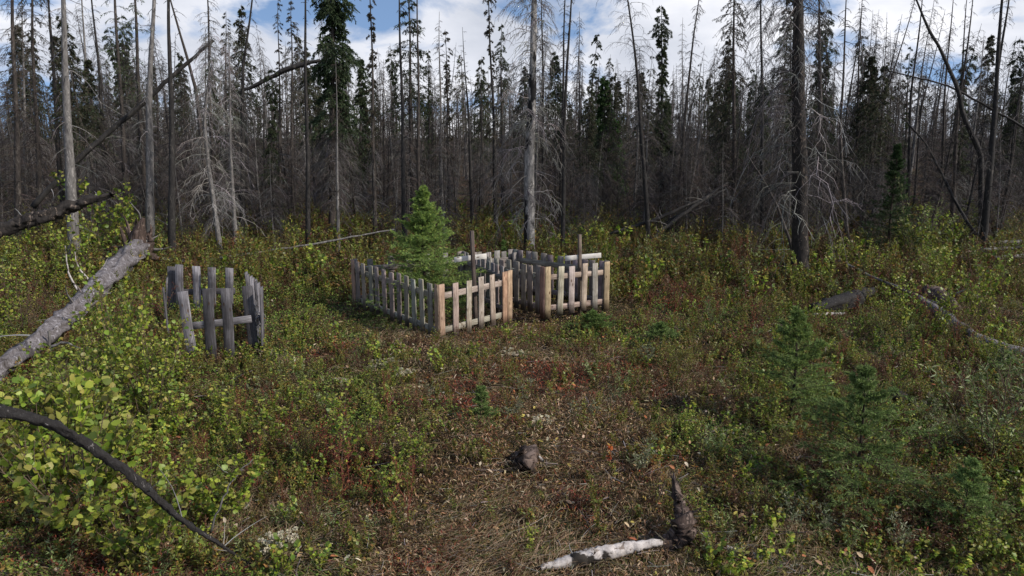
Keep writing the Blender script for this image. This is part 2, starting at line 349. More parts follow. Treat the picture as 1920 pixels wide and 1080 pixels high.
# old leaning fence on the left
def old_fence():
    rng = np.random.default_rng(11)
    base = at_z(420, 672); root = empty('old_grave_fence', base)
    tag(root, 'small old grey picket fence, leaning and gapped, beside the leafy bushes', 'picket fence', 'weathered picket fences round the graves')
    def part(name, p, q, w, t, n, col=1.0, mat='oldplank'):
        mb = MB(); board(mb, p - base, q - base, w, t, n, rng, (col,) * 3, warp=.01); return mb.build(name, M[mat], root)
    fr = [((362, 672), (343, 547), 1.25), ((397, 686), (388, 542), .4), ((432, 675), (424, 540), .55), ((478, 662), (462, 536), .45)]
    for (b, t, c) in fr:
        p = at_z(*b); q = at_y(*t, p[1] + .02); part('picket', p - np.array([0, 0, .04]), q, .125, .022, (.1, -1, 0), c)
    p = at_z(352, 672); p2 = at_y(350, 612, p[1] + .06); p3 = at_y(472, 598, p[1] + .12)
    part('rail', p2, p3, .09, .025, (.05, -1, 0), 1.1)
    bk = [((322, 590), (320, 500), .6), ((338, 592), (336, 497), .9), ((372, 590), (368, 499), 1.3), ((398, 592), (398, 501), .7), ((430, 590), (429, 502), 1.05)]
    for (b, t, c) in bk:
        p = at_z(*b); q = at_y(*t, p[1]); part('picket', p - np.array([0, 0, .04]), q, .12, .022, (0, -1, 0), c)
    part('rail', at_y(318, 548, at_z(320, 590)[1] + .03), at_y(440, 546, at_z(430, 590)[1] + .03), .09, .025, (0, -1, 0), .6)
    sd = [((472, 596), (461, 510), .8), ((480, 612), (470, 517), 1.2), ((485, 630), (478, 524), .8), ((489, 646), (485, 530), 1.0), ((493, 662), (491, 538), .7)]
    sd += [((476, 604), (466, 514), .6), ((483, 621), (474, 521), 1.1), ((487, 638), (482, 527), .5)]
    for k, (b, t, c) in enumerate(sd):
        p = at_z(*b); q = at_y(*t, p[1]); o = part('picket', p - np.array([0, 0, .04]), q, .12, .022, (1, .12, 0), c)
        if k == 4: o['label'] = 'reddish brown corner picket'
    part('rail', at_y(470, 560, at_z(480, 596)[1]), at_y(490, 600, at_z(493, 662)[1]), .09, .025, (1, .1, 0), .7)
    lf = [((318, 640), (305, 540), .5), ((308, 612), (312, 520), .6)]
    for (b, t, c) in lf:
        p = at_z(*b); q = at_y(*t, p[1] + .05); part('picket', p, q, .12, .022, (1, .4, 0), c)
    # bundle of wire hooked over the right-hand side
    w0 = at_y(483, 600, at_z(487, 655)[1] - .05) - base; P = []
    for k in range(7):
        th = np.linspace(0, 2 * PI, 22); r = .05 + rng.random() * .035
        ax = nrm(rng.random(3) - .5 + np.array([0, .2, 0])); u = nrm(np.cross(ax, [0, 0, 1.])); v = np.cross(ax, u)
        P.append(w0 + (rng.random(3) - .5) * .05 + r * np.cos(th)[:, None] * u + r * 1.2 * np.sin(th)[:, None] * v)
    for k in range(5):
        x0 = w0 + (rng.random(3) - .5) * np.array([.04, .06, .1]); P.append(smooth_path([x0 + [0, 0, .35 * rng.random()], x0, x0 - [.02, .03, .35 + .2 * rng.random()]], 22, .012, rng))
    P = np.array(P); mb = MB(); tubes(mb, P, np.full(P.shape[:2], .0045), 5); mb.build('wire_bundle', M['wire'], root, True)
old_fence()
# ------------------------------------------------------------------ trees
def branch_set(rng, axis, z0, z1, N, Lf, rise, droop, curl=.15, K=6, az=None):
    z = z0 + (z1 - z0) * rng.random(N) ** .9
    t = (z - z0) / max(z1 - z0, .01); L = Lf(t) * (.55 + .6 * rng.random(N))
    a = rng.random(N) * 2 * PI if az is None else az
    s = np.linspace(0, 1, K)[None, :, None]
    D = np.stack([np.cos(a), np.sin(a), 0 * a], 1)[:, None]; S = np.stack([-np.sin(a), np.cos(a), 0 * a], 1)[:, None]
    Lb = L[:, None, None]
    rs = (rise + (rng.random(N) - .5) * .35)[:, None]; dr = (droop * (.5 + rng.random(N)))[:, None]
    s_ = s[..., 0]
    P = axis(z)[:, None] + D * Lb * s * (1 - .22 * s * dr[..., None]) + np.array([0, 0, 1.]) * (L[:, None] * (rs * s_ - dr * s_ ** 2))[..., None]
    cw = np.cumsum((rng.random((N, K, 2)) - .5) * 2, 1) * curl / K * 1.6 * L[:, None, None]
    cw[:, 0] = 0
    P = P + S * cw[..., :1] + np.array([0, 0, 1.]) * cw[..., 1:] * .7
    return P, L, t
def twig_set(rng, P, L, Mt, ln, down=.35, K=4, out=.7, smin=.2, curl=.25):
    N, Kb, _ = P.shape
    s = smin + (1 - smin) * rng.random((N, Mt)); f = s * (Kb - 1); i = np.minimum(f.astype(int), Kb - 2); fr = (f - i)[..., None]
    idx = np.arange(N)[:, None]
    base = P[idx, i] * (1 - fr) + P[idx, i + 1] * fr; tan = nrm(P[idx, i + 1] - P[idx, i])
    side = nrm(np.cross(tan, [0, 0, 1.])) * np.sign(rng.random((N, Mt, 1)) - .5)
    d = nrm(tan * .6 + side * out * (.4 + rng.random((N, Mt, 1))) + np.array([0, 0, -down]) + (rng.random((N, Mt, 3)) - .5) * .5)
    l = (L[:, None] * ln * (1.15 - .7 * s) * (.5 + .8 * rng.random((N, Mt))))[..., None]
    q = np.linspace(0, 1, K)[None, None, :, None]
    W = base[:, :, None] + d[:, :, None] * l[:, :, None] * q + np.array([0, 0, -down]) * l[:, :, None] * q ** 2 * .7
    cw = np.cumsum((rng.random((N, Mt, K, 3)) - .5), 2) * curl * l[:, :, None] / K * 2; cw[:, :, 0] = 0
    W = (W + cw).reshape(N * Mt, K, 3)
    return W, l.reshape(-1)
def clumps(mb, rng, W, per, size, cols, wid=.8, spread=.6):
    N, K, _ = W.shape
    s = rng.random((N, per)) * (K - 1.001); i = s.astype(int); fr = (s - i)[..., None]; idx = np.arange(N)[:, None]
    p = W[idx, i] * (1 - fr) + W[idx, i + 1] * fr; t = nrm(W[idx, i + 1] - W[idx, i])
    d = t + (rng.random(p.shape) - .5) * 2 * spread
    n = N * per
    leaves(mb, p.reshape(-1, 3), d.reshape(-1, 3), size * (.6 + .8 * rng.random(n)), wid, pal(rng, n, cols, .3), rng, full=False)
SPRUCE = [(.035, .055, .022), (.05, .07, .028), (.028, .045, .02), (.06, .06, .035)]
DRYNEEDLE = [(.06, .05, .03), (.045, .05, .028), (.08, .06, .04)]
def gen_tree(rng, axis, Ht, r0, kind, o={}):
    """returns (trunk MB, crown MB or None, needle MB or None)"""
    tr = MB(); K = 26; z = np.linspace(0, 1, K) ** 1.15 * Ht; P = axis(z)
    taper = o.get('taper', 1.0)
    R = r0 * (1 - .93 * (z / Ht) ** taper) ; R[0] *= 1.5; R[1] *= 1.15
    tc = o.get('tc', (1, 1, 1))
    tubes(tr, P[None], R[None], 9 if r0 > .05 else 6, tc, .1, rng)
    br = MB(); nl = MB() if kind in ('live', 'club', 'sparse', 'redneedle') else None
    bc = o.get('bc', [(.13, .12, .115), (.08, .073, .07), (.19, .18, .17)])
    lo = o.get('lo', .1); n = o.get('n', 90); bl = o.get('bl', .9); dr = o.get('dr', .5); rise = o.get('rise', .1)
    tw = o.get('tw', 6); br_r = o.get('br', .009)
    if kind == 'snag':
        prof = o.get('prof', lambda t: bl * (1 - .72 * t))
        Pb, L, t = branch_set(rng, axis, lo * Ht, .98 * Ht, n, prof, rise, dr, o.get('curl', .3))
        c = pal(rng, n, bc)
        tubes(br, Pb, np.linspace(1, .25, 6)[None] * br_r * (L[:, None] / bl) ** .6, 3, c)
        W, l = twig_set(rng, Pb, L, tw, o.get('tl', .4), o.get('down', .35), curl=.5)
        tubes(br, W, np.linspace(.45, .16, 4)[None] * br_r * np.ones((len(W), 1)), 3, np.repeat(c, tw, 0))
    elif kind == 'pole':
        Pb, L, t = branch_set(rng, axis, lo * Ht, .98 * Ht, n, lambda t: bl * (1 - .6 * t) * (.3 + rng.random(len(t))), rise, dr)
        c = pal(rng, n, bc)
        tubes(br, Pb, np.linspace(1, .3, 6)[None] * br_r * np.ones((n, 1)), 3, c)
        W, l = twig_set(rng, Pb, L, 2, .35, .3)
        tubes(br, W, np.linspace(.5, .2, 4)[None] * br_r * np.ones((len(W), 1)), 3, np.repeat(c, 2, 0))
    else:
        split = o.get('split', .35)                       # below: dead branches, above: needles
        nd_ = int(n * .45); n2 = n - nd_
        if nd_:
            Pb, L, t = branch_set(rng, axis, lo * Ht, split * Ht, nd_, lambda t: bl * (.75 + .2 * t), rise - .15, dr)
            c = pal(rng, nd_, bc)
            tubes(br, Pb, np.linspace(1, .25, 6)[None] * br_r * np.ones((nd_, 1)), 3, c)
            W, l = twig_set(rng, Pb, L, tw, .4, .45)
            tubes(br, W, np.linspace(.45, .18, 4)[None] * br_r * np.ones((len(W), 1)), 3, np.repeat(c, tw, 0))
        shape = o.get('shape', lambda t: bl * (1.05 - .92 * t))
        if kind == 'club': shape = o.get('shape', lambda t: bl * (.16 + .3 * np.exp(-((t - .88) / .09) ** 2) + .45 * (1 - t) ** 2))
        Pb, L, t = branch_set(rng, axis, split * Ht, .995 * Ht, n2, shape, rise, dr, .2)
        c = pal(rng, n2, [(.07, .055, .045), (.1, .085, .07)])
        tubes(br, Pb, np.linspace(1, .25, 6)[None] * br_r * .8 * np.ones((n2, 1)), 3, c)
        W, l = twig_set(rng, Pb, L, tw, .45, .3)
        tubes(br, W, np.linspace(.4, .18, 4)[None] * br_r * np.ones((len(W), 1)), 3, np.repeat(c, tw, 0))
        cols = o.get('cols', SPRUCE); cs = o.get('cs', .09) * .52; per = int(o.get('per', 5) * 2.1)
        clumps(nl, rng, W, per, cs, cols, .45)
        clumps(nl, rng, Pb[:, 1:], per * 2, cs, cols, .45, .8)
    return tr, br, nl
def place_tree(name, root, parts, barkmat):
    tr, br, nl = parts
    t = tr.build('trunk', M[barkmat], root, True)
    if nl is not None:
        V, Q, T, Cc, G = nl.arrays(); br.add(V, Q, T, Cc); br.build('crown', M['needle'], root)
    else: br.build('crown', M['twig'], root)
KT = 0
def key_tree(label, name, pts, D, w, kind, barkmat='brown', ext=0, seed=None, **o):
    """pts: pixel path from base to top; D distance; w trunk width in px near the base; ext metres above the last point"""
    global KT; KT += 1
    rng = np.random.default_rng(100 + KT if seed is None else seed)
    W = [at_y(px, py, D) for px, py in pts]
    b = W[0].copy(); b[2] = gz(b[0], b[1])
    W = [np.array([W[0][0], D, 0.0])] + [p for p in W[1:]]
    W[0][2] = b[2] - .05
    if ext:
        d = W[-1] - W[-2]; d = d / d[2]; W.append(W[-1] + d * ext)
    W = np.array(W); W[:, 1] += np.linspace(0, 1, len(W)) * (rng.random() - .5) * .5
    Ht = W[-1][2] - b[2]
    zz = W[:, 2] - b[2]; zz[0] = 0; ph = rng.random(2) * 6; am = o.get('wob', .02)
    def axis(z):
        z = np.asarray(z)
        return np.stack([np.interp(z, zz, W[:, 0] - b[0]) + am * np.sin(z * 1.7 + ph[0]) * z / Ht, np.interp(z, zz, W[:, 1] - b[1]) + am * np.sin(z * 1.3 + ph[1]), z], -1)
    r0 = w / 2 * D / F
    root = empty(name, b); tag(root, label, 'tree')
    place_tree(name, root, gen_tree(rng, axis, Ht, r0, kind, o), barkmat)
    return root
GREYB = [(.17, .16, .15), (.11, .1, .095), (.26, .245, .23)]
BRN = [(.052, .041, .034), (.075, .06, .05), (.036, .03, .027)]
MG = [(.085, .078, .074), (.055, .05, .047), (.125, .118, .11)]
DK = [(.028, .025, .024), (.042, .038, .036), (.07, .063, .06)]
kt = key_tree
kt('brown dead spruce dense with drooping twigs at the far left edge of the photo', 'dead_spruce', [(28, 425), (18, 0)], 17, 13, 'snag', 'brown', 2.5, n=150, bl=.95, dr=.55, bc=BRN, tw=9, lo=.12)
kt('brownish dead spruce with hanging needles, second trunk from the left edge', 'dead_spruce', [(72, 430), (64, 0)], 18, 11, 'sparse', 'brown', 2, n=150, bl=.8, dr=.5, bc=BRN, cols=DRYNEEDLE, split=.5, per=3)
kt('thin dark bare spruce just left of the thick pale trunk', 'dead_spruce', [(107, 330), (93, 0)], 21, 11, 'snag', 'dark', 2, n=90, bl=.5, bc=BRN, dr=.5)
kt('thick pale grey standing trunk left of the leafy bush behind the broken log', 'dead_spruce', [(132, 445), (126, 260), (110, 0)], 15, 23, 'pole', 'grey', 2, n=45, bl=.9, bc=GREYB, dr=.6, rise=.0, br=.008)
kt('slim pale dead spruce above the left end of the long leaning trunk', 'dead_spruce', [(165, 360), (153, 0)], 24, 8, 'snag', 'grey', 2, n=90, bl=.6)
kt('dark thin dead spruce leaning left with small twigs, left group', 'dead_spruce', [(198, 300), (168, 0)], 22, 9, 'snag', 'dark', 2, n=80, bl=.45, bc=DK)
kt('tall live spruce with mossy green boughs, left of two in the left group', 'live_spruce', [(228, 320), (214, 0)], 20, 11, 'live', 'brown', 2.5, n=110, bl=.6, split=.45, dr=.3, cs=.08, cols=[(.06, .1, .03), (.045, .08, .03)], per=3)
kt('tall live spruce with mossy green boughs, right of two in the left group', 'live_spruce', [(262, 320), (249, 0)], 21, 11, 'live', 'brown', 2.5, n=110, bl=.6, split=.4, dr=.3, cs=.08, cols=[(.06, .1, .03), (.045, .08, .03)], per=3)
kt('pale grey bare trunk just left of the black charred trunk', 'dead_spruce', [(277, 430), (279, 200), (288, 0)], 16.5, 18, 'pole', 'grey', 2, n=50, bl=.6, bc=GREYB, dr=.4)
kt('straight black charred trunk with few branches behind the log root', 'charred_tree', [(321, 475), (318, 250), (311, 0)], 15, 15, 'pole', 'dark', 2, n=45, bl=.45, bc=DK)
kt('thin dead trunk leaning left above the charred trunk', 'dead_spruce', [(392, 330), (368, 170), (325, 0)], 19, 11, 'pole', 'brown', 1.5, n=40, bl=.5, bc=BRN)
kt('slim brown trunk in the middle of the twiggy grey thicket on the left', 'dead_spruce', [(398, 400), (392, 0)], 20, 9, 'snag', 'brown', 1.5, n=130, bl=.75, bc=BRN, tw=8)
kt('bleached dead spruce with a dense curtain of fine drooping twigs, left thicket', 'dead_spruce', [(412, 470), (396, 330), (388, 230), (398, 110)], 16, 11, 'snag', 'grey', .6, n=150, bl=1.0, dr=.8, rise=.15, bc=GREYB, tw=9, br=.007, lo=.2, prof=lambda t: 1.0 * (1 - .55 * t))
kt('bleached twiggy dead spruce right of the densest curtain of twigs', 'dead_spruce', [(440, 440), (432, 280), (425, 95)], 17, 9, 'snag', 'grey', .5, n=130, bl=.9, dr=.7, bc=GREYB, tw=8, br=.007)
kt('live spruce with dark foliage rising behind the grey twig curtain', 'live_spruce', [(425, 400), (421, 20)], 26, 9, 'live', 'brown', 0, n=130, bl=.8, split=.4, per=4, cols=DRYNEEDLE + SPRUCE)
kt('dark dead spruce leaning right with hanging fine twigs near the sky gap', 'dead_spruce', [(450, 430), (458, 120), (475, 0)], 18, 11, 'snag', 'dark', 1.5, n=100, bl=.6, dr=.9, bc=DK, tw=6)
kt('thin straight dead spruce with sparse green tufts beside the leaning charred top', 'dead_spruce', [(525, 430), (520, 30)], 20, 7, 'club', 'brown', .6, n=100, bl=.5, cs=.06, cols=DRYNEEDLE)
kt('slender dark dead spruce a little left of the big green spruce', 'dead_spruce', [(548, 410), (544, 30)], 23, 8, 'sparse', 'brown', .6, n=110, bl=.6, split=.5, cols=DRYNEEDLE, per=3)
kt('straight dark trunk immediately left of the big green spruce', 'dead_spruce', [(575, 420), (573, 200), (568, 0)], 17, 10, 'pole', 'dark', 2, n=50, bl=.4, bc=DK)
kt('tall dense green spruce, the fullest live tree in the forest edge', 'live_spruce', [(620, 400), (622, 0)], 20, 14, 'live', 'brown', 2.6, n=560, bl=.75, split=.33, dr=.45, rise=.1, cs=.14, per=9, tw=11, cols=[(.045, .072, .032), (.035, .055, .026), (.065, .092, .04)], shape=lambda t: .78 * (1 - .25 * t) * (.8 + .3 * np.sin(t * 23)))
kt('pale thin trunk standing in front of the big green spruce', 'dead_spruce', [(633, 435), (629, 150)], 17, 8, 'snag', 'grey', .5, n=90, bl=.55, bc=BRN)
kt('short live spruce with a pointed dark top right of the big green spruce', 'live_spruce', [(676, 420), (674, 106)], 24, 9, 'live', 'brown', 0, n=260, bl=.6, split=.3, per=6, cs=.13)
kt('tall thin dead spruce with lichen tufts right of the short pointed spruce', 'dead_spruce', [(702, 420), (698, 170), (694, 0)], 19, 9, 'club', 'brown', 1, n=120, bl=.5, cols=DRYNEEDLE, dr=.7)
kt('slim dead spruce with a bare fine tip above the young spruce, left side', 'dead_spruce', [(722, 410), (717, 110)], 25, 7, 'snag', 'brown', 0, n=90, bl=.45, bc=BRN)
kt('dark tall trunk whose upper branches hang left, behind the young spruce', 'dead_spruce', [(757, 410), (752, 140), (747, 0)], 17.5, 10, 'snag', 'dark', 1.5, n=70, bl=.55, bc=DK, dr=.6)
kt('tall spruce with patchy green boughs directly behind the young spruce', 'live_spruce', [(772, 400), (768, 0)], 21, 9, 'live', 'brown', 1.6, n=170, bl=.85, split=.38, per=6, dr=.3, cs=.13)
kt('thin pale brown pole touching the right of the patchy green spruce', 'dead_spruce', [(784, 400), (784, 0)], 20, 8, 'pole', 'brown', 1.6, n=40, bl=.45, bc=BRN)
kt('short dead spruce ending in a dark tuft right of the patchy green spruce', 'dead_spruce', [(806, 400), (803, 92)], 26, 6, 'club', 'brown', 0, n=100, bl=.45)
kt('fine pointed grey dead spruce between the patchy spruce and the forked snag', 'dead_spruce', [(828, 420), (824, 22)], 24, 8, 'snag', 'grey', 0, n=150, bl=.6, dr=.4)
kt('club-topped dead spruce left of the forked snag', 'dead_spruce', [(842, 400), (836, 55)], 23, 7, 'club', 'brown', 0, n=130, bl=.5, cols=DRYNEEDLE)
kt('forked bare dead tree with a spreading top against the cloud', 'dead_tree', [(886, 400), (877, 190), (866, 50)], 21, 8, 'snag', 'dark', 0, n=70, bl=.5, rise=.4, dr=.2, bc=DK, tw=5)
kt('dark green spruce tip left of the largest grey dead tree, short', 'live_spruce', [(905, 380), (903, 148)], 29, 8, 'live', 'brown', 0, n=170, bl=.7, split=.35)
kt('tall mossy dead spruce left of the largest grey dead tree', 'dead_spruce', [(930, 410), (924, 180), (915, 0)], 20, 9, 'club', 'dark', .9, n=140, bl=.65, dr=.8, cols=DRYNEEDLE)
kt('slim spruce with a narrow tip close on the left of the largest grey dead tree', 'dead_spruce', [(943, 400), (939, 42)], 25, 8, 'sparse', 'brown', 0, n=150, bl=.7, split=.45)
kt('largest grey dead tree, mottled trunk and long bleached curling branches, behind the fences', 'dead_spruce', [(993, 468), (993, 300), (1003, 0)], 16, 21, 'snag', 'mottled', 2.5, n=175, bl=1.65, dr=.75, rise=.25, bc=GREYB, tw=10, br=.012, lo=.1, tl=.4, curl=.55, prof=lambda t: 1.25 * (1 - .55 * t), taper=1.5)
kt('dark thin spruce just right of the largest grey dead tree', 'dead_spruce', [(1020, 400), (1016, 0)], 22, 8, 'snag', 'dark', 1, n=120, bl=.6, bc=DK)
kt('dark straight spruce, left of a pair right of the largest grey dead tree', 'dead_spruce', [(1050, 400), (1060, 0)], 21, 8, 'snag', 'dark', 1.6, n=140, bl=.4, bc=DK)
kt('black straight trunk reaching the farther fence, right of the largest grey dead tree', 'charred_tree', [(1055, 465), (1058, 250), (1070, 0)], 16, 10, 'snag', 'dark', 1.6, n=90, bl=.45, bc=DK)
kt('slim dead spruce with a droopy narrow crown near the blue sky patch', 'dead_spruce', [(1090, 400), (1085, 22)], 24, 7, 'snag', 'grey', 0, n=170, bl=.55, dr=.7, bc=DK + GREYB)
kt('leaning spruce with a ball-like tuft at its tip', 'dead_spruce', [(1104, 400), (1106, 220), (1121, 62)], 23, 7, 'club', 'brown', 0, n=150, bl=.6)
kt('full dark green spruce with a pointed top, centre right of the forest', 'live_spruce', [(1137, 390), (1134, 140)], 25, 9, 'live', 'brown', 0, n=380, bl=.8, split=.25, per=6, cs=.16, cols=[(.04, .085, .025), (.06, .11, .03)])
kt('small bright green spruce top beside the full dark green spruce', 'live_spruce', [(1156, 390), (1154, 222)], 27, 6, 'live', 'brown', 0, n=200, bl=.5, split=.2, per=7, cs=.14, cols=[(.06, .13, .03)])
kt('dead tree with wide bare upswept branches leaning left, centre right', 'dead_tree', [(1217, 470), (1206, 300), (1196, 150), (1176, 0)], 17.5, 10, 'snag', 'dark', 1.4, n=95, bl=1.0, rise=.5, dr=.75, bc=DK, tw=7, br=.007, lo=.25, prof=lambda t: .85 * (1 - .2 * t))
kt('dark dense spruce with a blunt tufted top, centre right of the forest', 'dead_spruce', [(1241, 400), (1243, 8)], 23, 10, 'club', 'dark', 0, n=340, bl=.75, cs=.12, per=6)
kt('slim grey spire right of the blunt tufted spruce', 'dead_spruce', [(1278, 400), (1281, 32)], 25, 6, 'snag', 'grey', 0, n=120, bl=.45)
kt('slanting mossy dead spruce leaning right against the cloud, centre right', 'dead_spruce', [(1268, 440), (1284, 220), (1312, 0)], 19, 9, 'snag', 'brown', .9, n=170, bl=.55, dr=.6, bc=DK)
kt('grey dead spruce leaning right with its tip below the blue patch', 'dead_spruce', [(1285, 400), (1335, 130), (1352, 80)], 24, 7, 'snag', 'grey', 0, n=110, bl=.5, bc=DK)
kt('brown dense dead spruce with dry needles left of the big charred tree', 'dead_spruce', [(1378, 440), (1376, 0)], 19, 11, 'redneedle', 'brown', 1.6, n=190, bl=.85, dr=.7, split=.45, cols=DRYNEEDLE, per=4, bc=BRN)
kt('dark drooping dead spruce close on the left of the big charred tree', 'dead_spruce', [(1432, 430), (1425, 0)], 18, 10, 'snag', 'dark', 1.6, n=190, bl=1.1, dr=.9, bc=DK, tw=8)
kt('big dark charred tree with flaking bark and long drooping branches, right of centre', 'charred_tree', [(1500, 520), (1497, 300), (1487, 0)], 13.8, 32, 'snag', 'flaky', 2.5, n=215, bl=1.7, dr=.9, rise=.2, bc=DK + GREYB + MG, tw=11, br=.01, lo=.2, tl=.38, curl=.65, prof=lambda t: 1.35 * (1 - .35 * t), taper=1.6)
kt('thick dark snag partly hidden behind the big charred tree', 'dead_spruce', [(1540, 430), (1536, 0)], 20, 14, 'snag', 'brown', 1.2, n=170, bl=.9, dr=.8, bc=DK)
kt('thin dark pole leaning right, first beyond the big charred tree', 'dead_spruce', [(1592, 500), (1572, 240), (1585, 0)], 16, 8, 'pole', 'brown', 1.2, n=60, bl=.5, bc=DK)
kt('fine dead spruce with short twigs, tip between the charred tree and sky at right', 'dead_spruce', [(1602, 400), (1619, 0)], 22, 7, 'snag', 'brown', .6, n=120, bl=.42, bc=DK)
kt('slender dead spruce spire ending just below the photo top, right', 'dead_spruce', [(1615, 400), (1637, 18)], 24, 6, 'snag', 'grey', 0, n=120, bl=.45, bc=DK)
kt('slender dead spruce with a rounded tip at right', 'dead_spruce', [(1645, 400), (1660, 24)], 24, 6, 'snag', 'grey', 0, n=120, bl=.45)
kt('dead spire leaning right with short branches, crossing its neighbours', 'dead_spruce', [(1640, 400), (1650, 200), (1687, 28)], 22, 7, 'snag', 'brown', 0, n=120, bl=.45, bc=DK)
kt('long dead spire leaning strongly right beside the bent snag', 'dead_spruce', [(1635, 420), (1655, 200), (1712, 0)], 20, 7, 'snag', 'brown', .5, n=110, bl=.4, bc=DK)
kt('tall dark bare trunk left of the bent snag', 'dead_spruce', [(1700, 430), (1712, 180), (1734, 0)], 20, 8, 'pole', 'dark', 1, n=60, bl=.35, bc=DK)
kt('short spruce with a dark club tip left of the bent snag', 'dead_spruce', [(1690, 400), (1712, 85)], 25, 7, 'club', 'brown', 0, n=110, bl=.4)
kt('crooked bent snag curving down to the right, right side of the forest', 'dead_tree', [(1845, 440), (1838, 290), (1805, 215), (1800, 170), (1765, 90), (1742, 55), (1718, 0)], 18, 10, 'pole', 'dark', .8, n=50, bl=.5, bc=DK, taper=2.2)
kt('straight dead pole right of the bent snag top', 'dead_spruce', [(1762, 420), (1770, 200), (1786, 0)], 21, 7, 'snag', 'brown', .8, n=90, bl=.4, bc=DK)
kt('thin dead pole reaching the photo top, right of the straight pole', 'dead_spruce', [(1788, 400), (1808, 0)], 23, 7, 'snag', 'brown', .8, n=100, bl=.4, bc=DK)
kt('tall dead pole leaning right with side twigs, right part of the forest', 'dead_spruce', [(1785, 420), (1800, 200), (1829, 0)], 19, 9, 'snag', 'brown', .8, n=90, bl=.4, bc=DK)
kt('dark sturdy snag near the right edge reaching past the photo top', 'dead_spruce', [(1842, 475), (1862, 200), (1872, 0)], 17, 14, 'snag', 'dark', 1.8, n=90, bl=.6, bc=DK)
kt('dark trunk leaning right, crossing the sturdy snag near the right edge', 'dead_spruce', [(1855, 400), (1868, 150), (1890, 0)], 19, 12, 'snag', 'dark', 1, n=80, bl=.5, bc=DK, dr=.9)
kt('slim dead spruce with a fine grey tip near the right edge', 'dead_spruce', [(1812, 400), (1850, 60)], 25, 7, 'snag', 'grey', 0, n=120, bl=.5)
kt('thin dead spruce at the very right edge of the forest', 'dead_spruce', [(1880, 400), (1918, 130)], 20, 8, 'snag', 'brown', .6, n=90, bl=.45, bc=DK)
kt('pale thin dead spruce far left between the two brown spruces', 'dead_spruce', [(50, 410), (44, 20)], 24, 8, 'snag', 'grey', 1, n=110, bl=.7)
# ---- forked second stem of the forked snag is a branch-like lean; background protos
protos = []
def proto(name, kind, barkmat, seed, Ht=6.0, r0=.05, lean=.15, cat='tree', **o):
    rng = np.random.default_rng(seed); ph = rng.random(3) * 6
    def axis(z): return np.stack([lean * (z / Ht) ** 1.5 + .03 * np.sin(z * 1.5 + ph[0]), .03 * np.sin(z * 1.2 + ph[1]), z], -1)
    root = empty(name, (0, 0, 0)); tr_, br_, nl_ = gen_tree(rng, axis, Ht, r0, kind, o)
    place_tree(name, root, (tr_, br_, nl_), barkmat); return root
PR = [proto('dead_spruce', 'snag', 'brown', 21, n=200, bl=.8, bc=DK + BRN, dr=.6, tw=6),
      proto('dead_spruce', 'snag', 'grey', 22, n=200, bl=.95, bc=BRN + MG, dr=.7, tw=6, lean=-.3),
      proto('dead_spruce', 'club', 'brown', 23, n=230, bl=.8, dr=.6, cs=.12),
      proto('dead_spruce', 'sparse', 'brown', 24, n=230, bl=.85, split=.45, cols=DRYNEEDLE + SPRUCE, per=5, cs=.12, lean=.3),
      proto('dead_spruce', 'pole', 'dark', 25, n=60, bl=.55, bc=DK, lean=.5),
      proto('live_spruce', 'live', 'brown', 26, n=330, bl=.95, split=.3, per=6, cs=.15),
      proto('live_spruce', 'live', 'brown', 27, n=260, bl=.75, split=.42, per=5, cs=.14, cols=SPRUCE + DRYNEEDLE),
      proto('dead_spruce', 'snag', 'dark', 28, n=210, bl=.75, bc=DK, dr=.4, tw=6, lean=-.1),
      proto('dead_sapling', 'snag', 'grey', 29, Ht=3.0, r0=.022, n=120, bl=.85, bc=BRN + MG, dr=.6, tw=8, br=.006, lo=.03, curl=.5),
      proto('dead_sapling', 'snag', 'brown', 30, Ht=3.0, r0=.02, n=120, bl=.8, bc=BRN + DK, dr=.5, tw=8, br=.006, lo=.03, curl=.5, lean=.4)]
used = [False] * len(PR)
def zone(x, y):
    px = 960 + F * x / (y * ct + CH * st)
    return 'left' if px < 560 else ('centre' if px < 1330 else 'right')
ZT = {'left': 'in the forest left of the big green spruce', 'centre': 'in the forest behind the two pale picket fences', 'right': 'in the forest around and beyond the big charred tree'}
KL = {0: 'slender dark dead spruce', 1: 'pale twiggy dead spruce', 2: 'dead spruce with a tufted tip', 3: 'dead spruce with dry brown needles', 4: 'bare charred pole with few stubs', 5: 'dark green live spruce', 6: 'half-bare olive green spruce', 7: 'black burnt dead spruce', 8: 'low grey thicket-forming dead sapling', 9: 'low brown thicket-forming dead sapling'}
GL = {0: 'slender dead spruces', 1: 'pale twiggy dead spruces', 2: 'tufted dead spruces', 3: 'brown-needled spruces', 4: 'charred poles', 5: 'live spruces', 6: 'olive spruces', 7: 'burnt spruces', 8: 'grey dead saplings', 9: 'brown dead saplings'}
def put(i, x, y, sc, rz, tilt=(0, 0)):
    if used[i]: r = copy_tree(PR[i])
    else: r = PR[i]; used[i] = True
    r.location = (x, y, gz(x, y) - .03); r.rotation_euler = (tilt[0], tilt[1], rz); r.scale = (sc * (1 if sc < 1 else 1),) * 3
    z = zone(x, y); tag(r, KL[i] + ' ' + ZT[z], 'tree', GL[i] + ' ' + ZT[z]); return r
rb = np.random.default_rng(41)
pts = []
tries = 0
while len(pts) < 285 and tries < 20000:
    tries += 1
    D = 18.5 + 27 * rb.random() ** 1.25; px = -40 + 2000 * rb.random(); x = (px - 960) / F * (D * ct + CH * st)
    if any((x - a) ** 2 + (D - b) ** 2 < .62 ** 2 for a, b, _ in pts): continue
    pts.append((x, D, px))
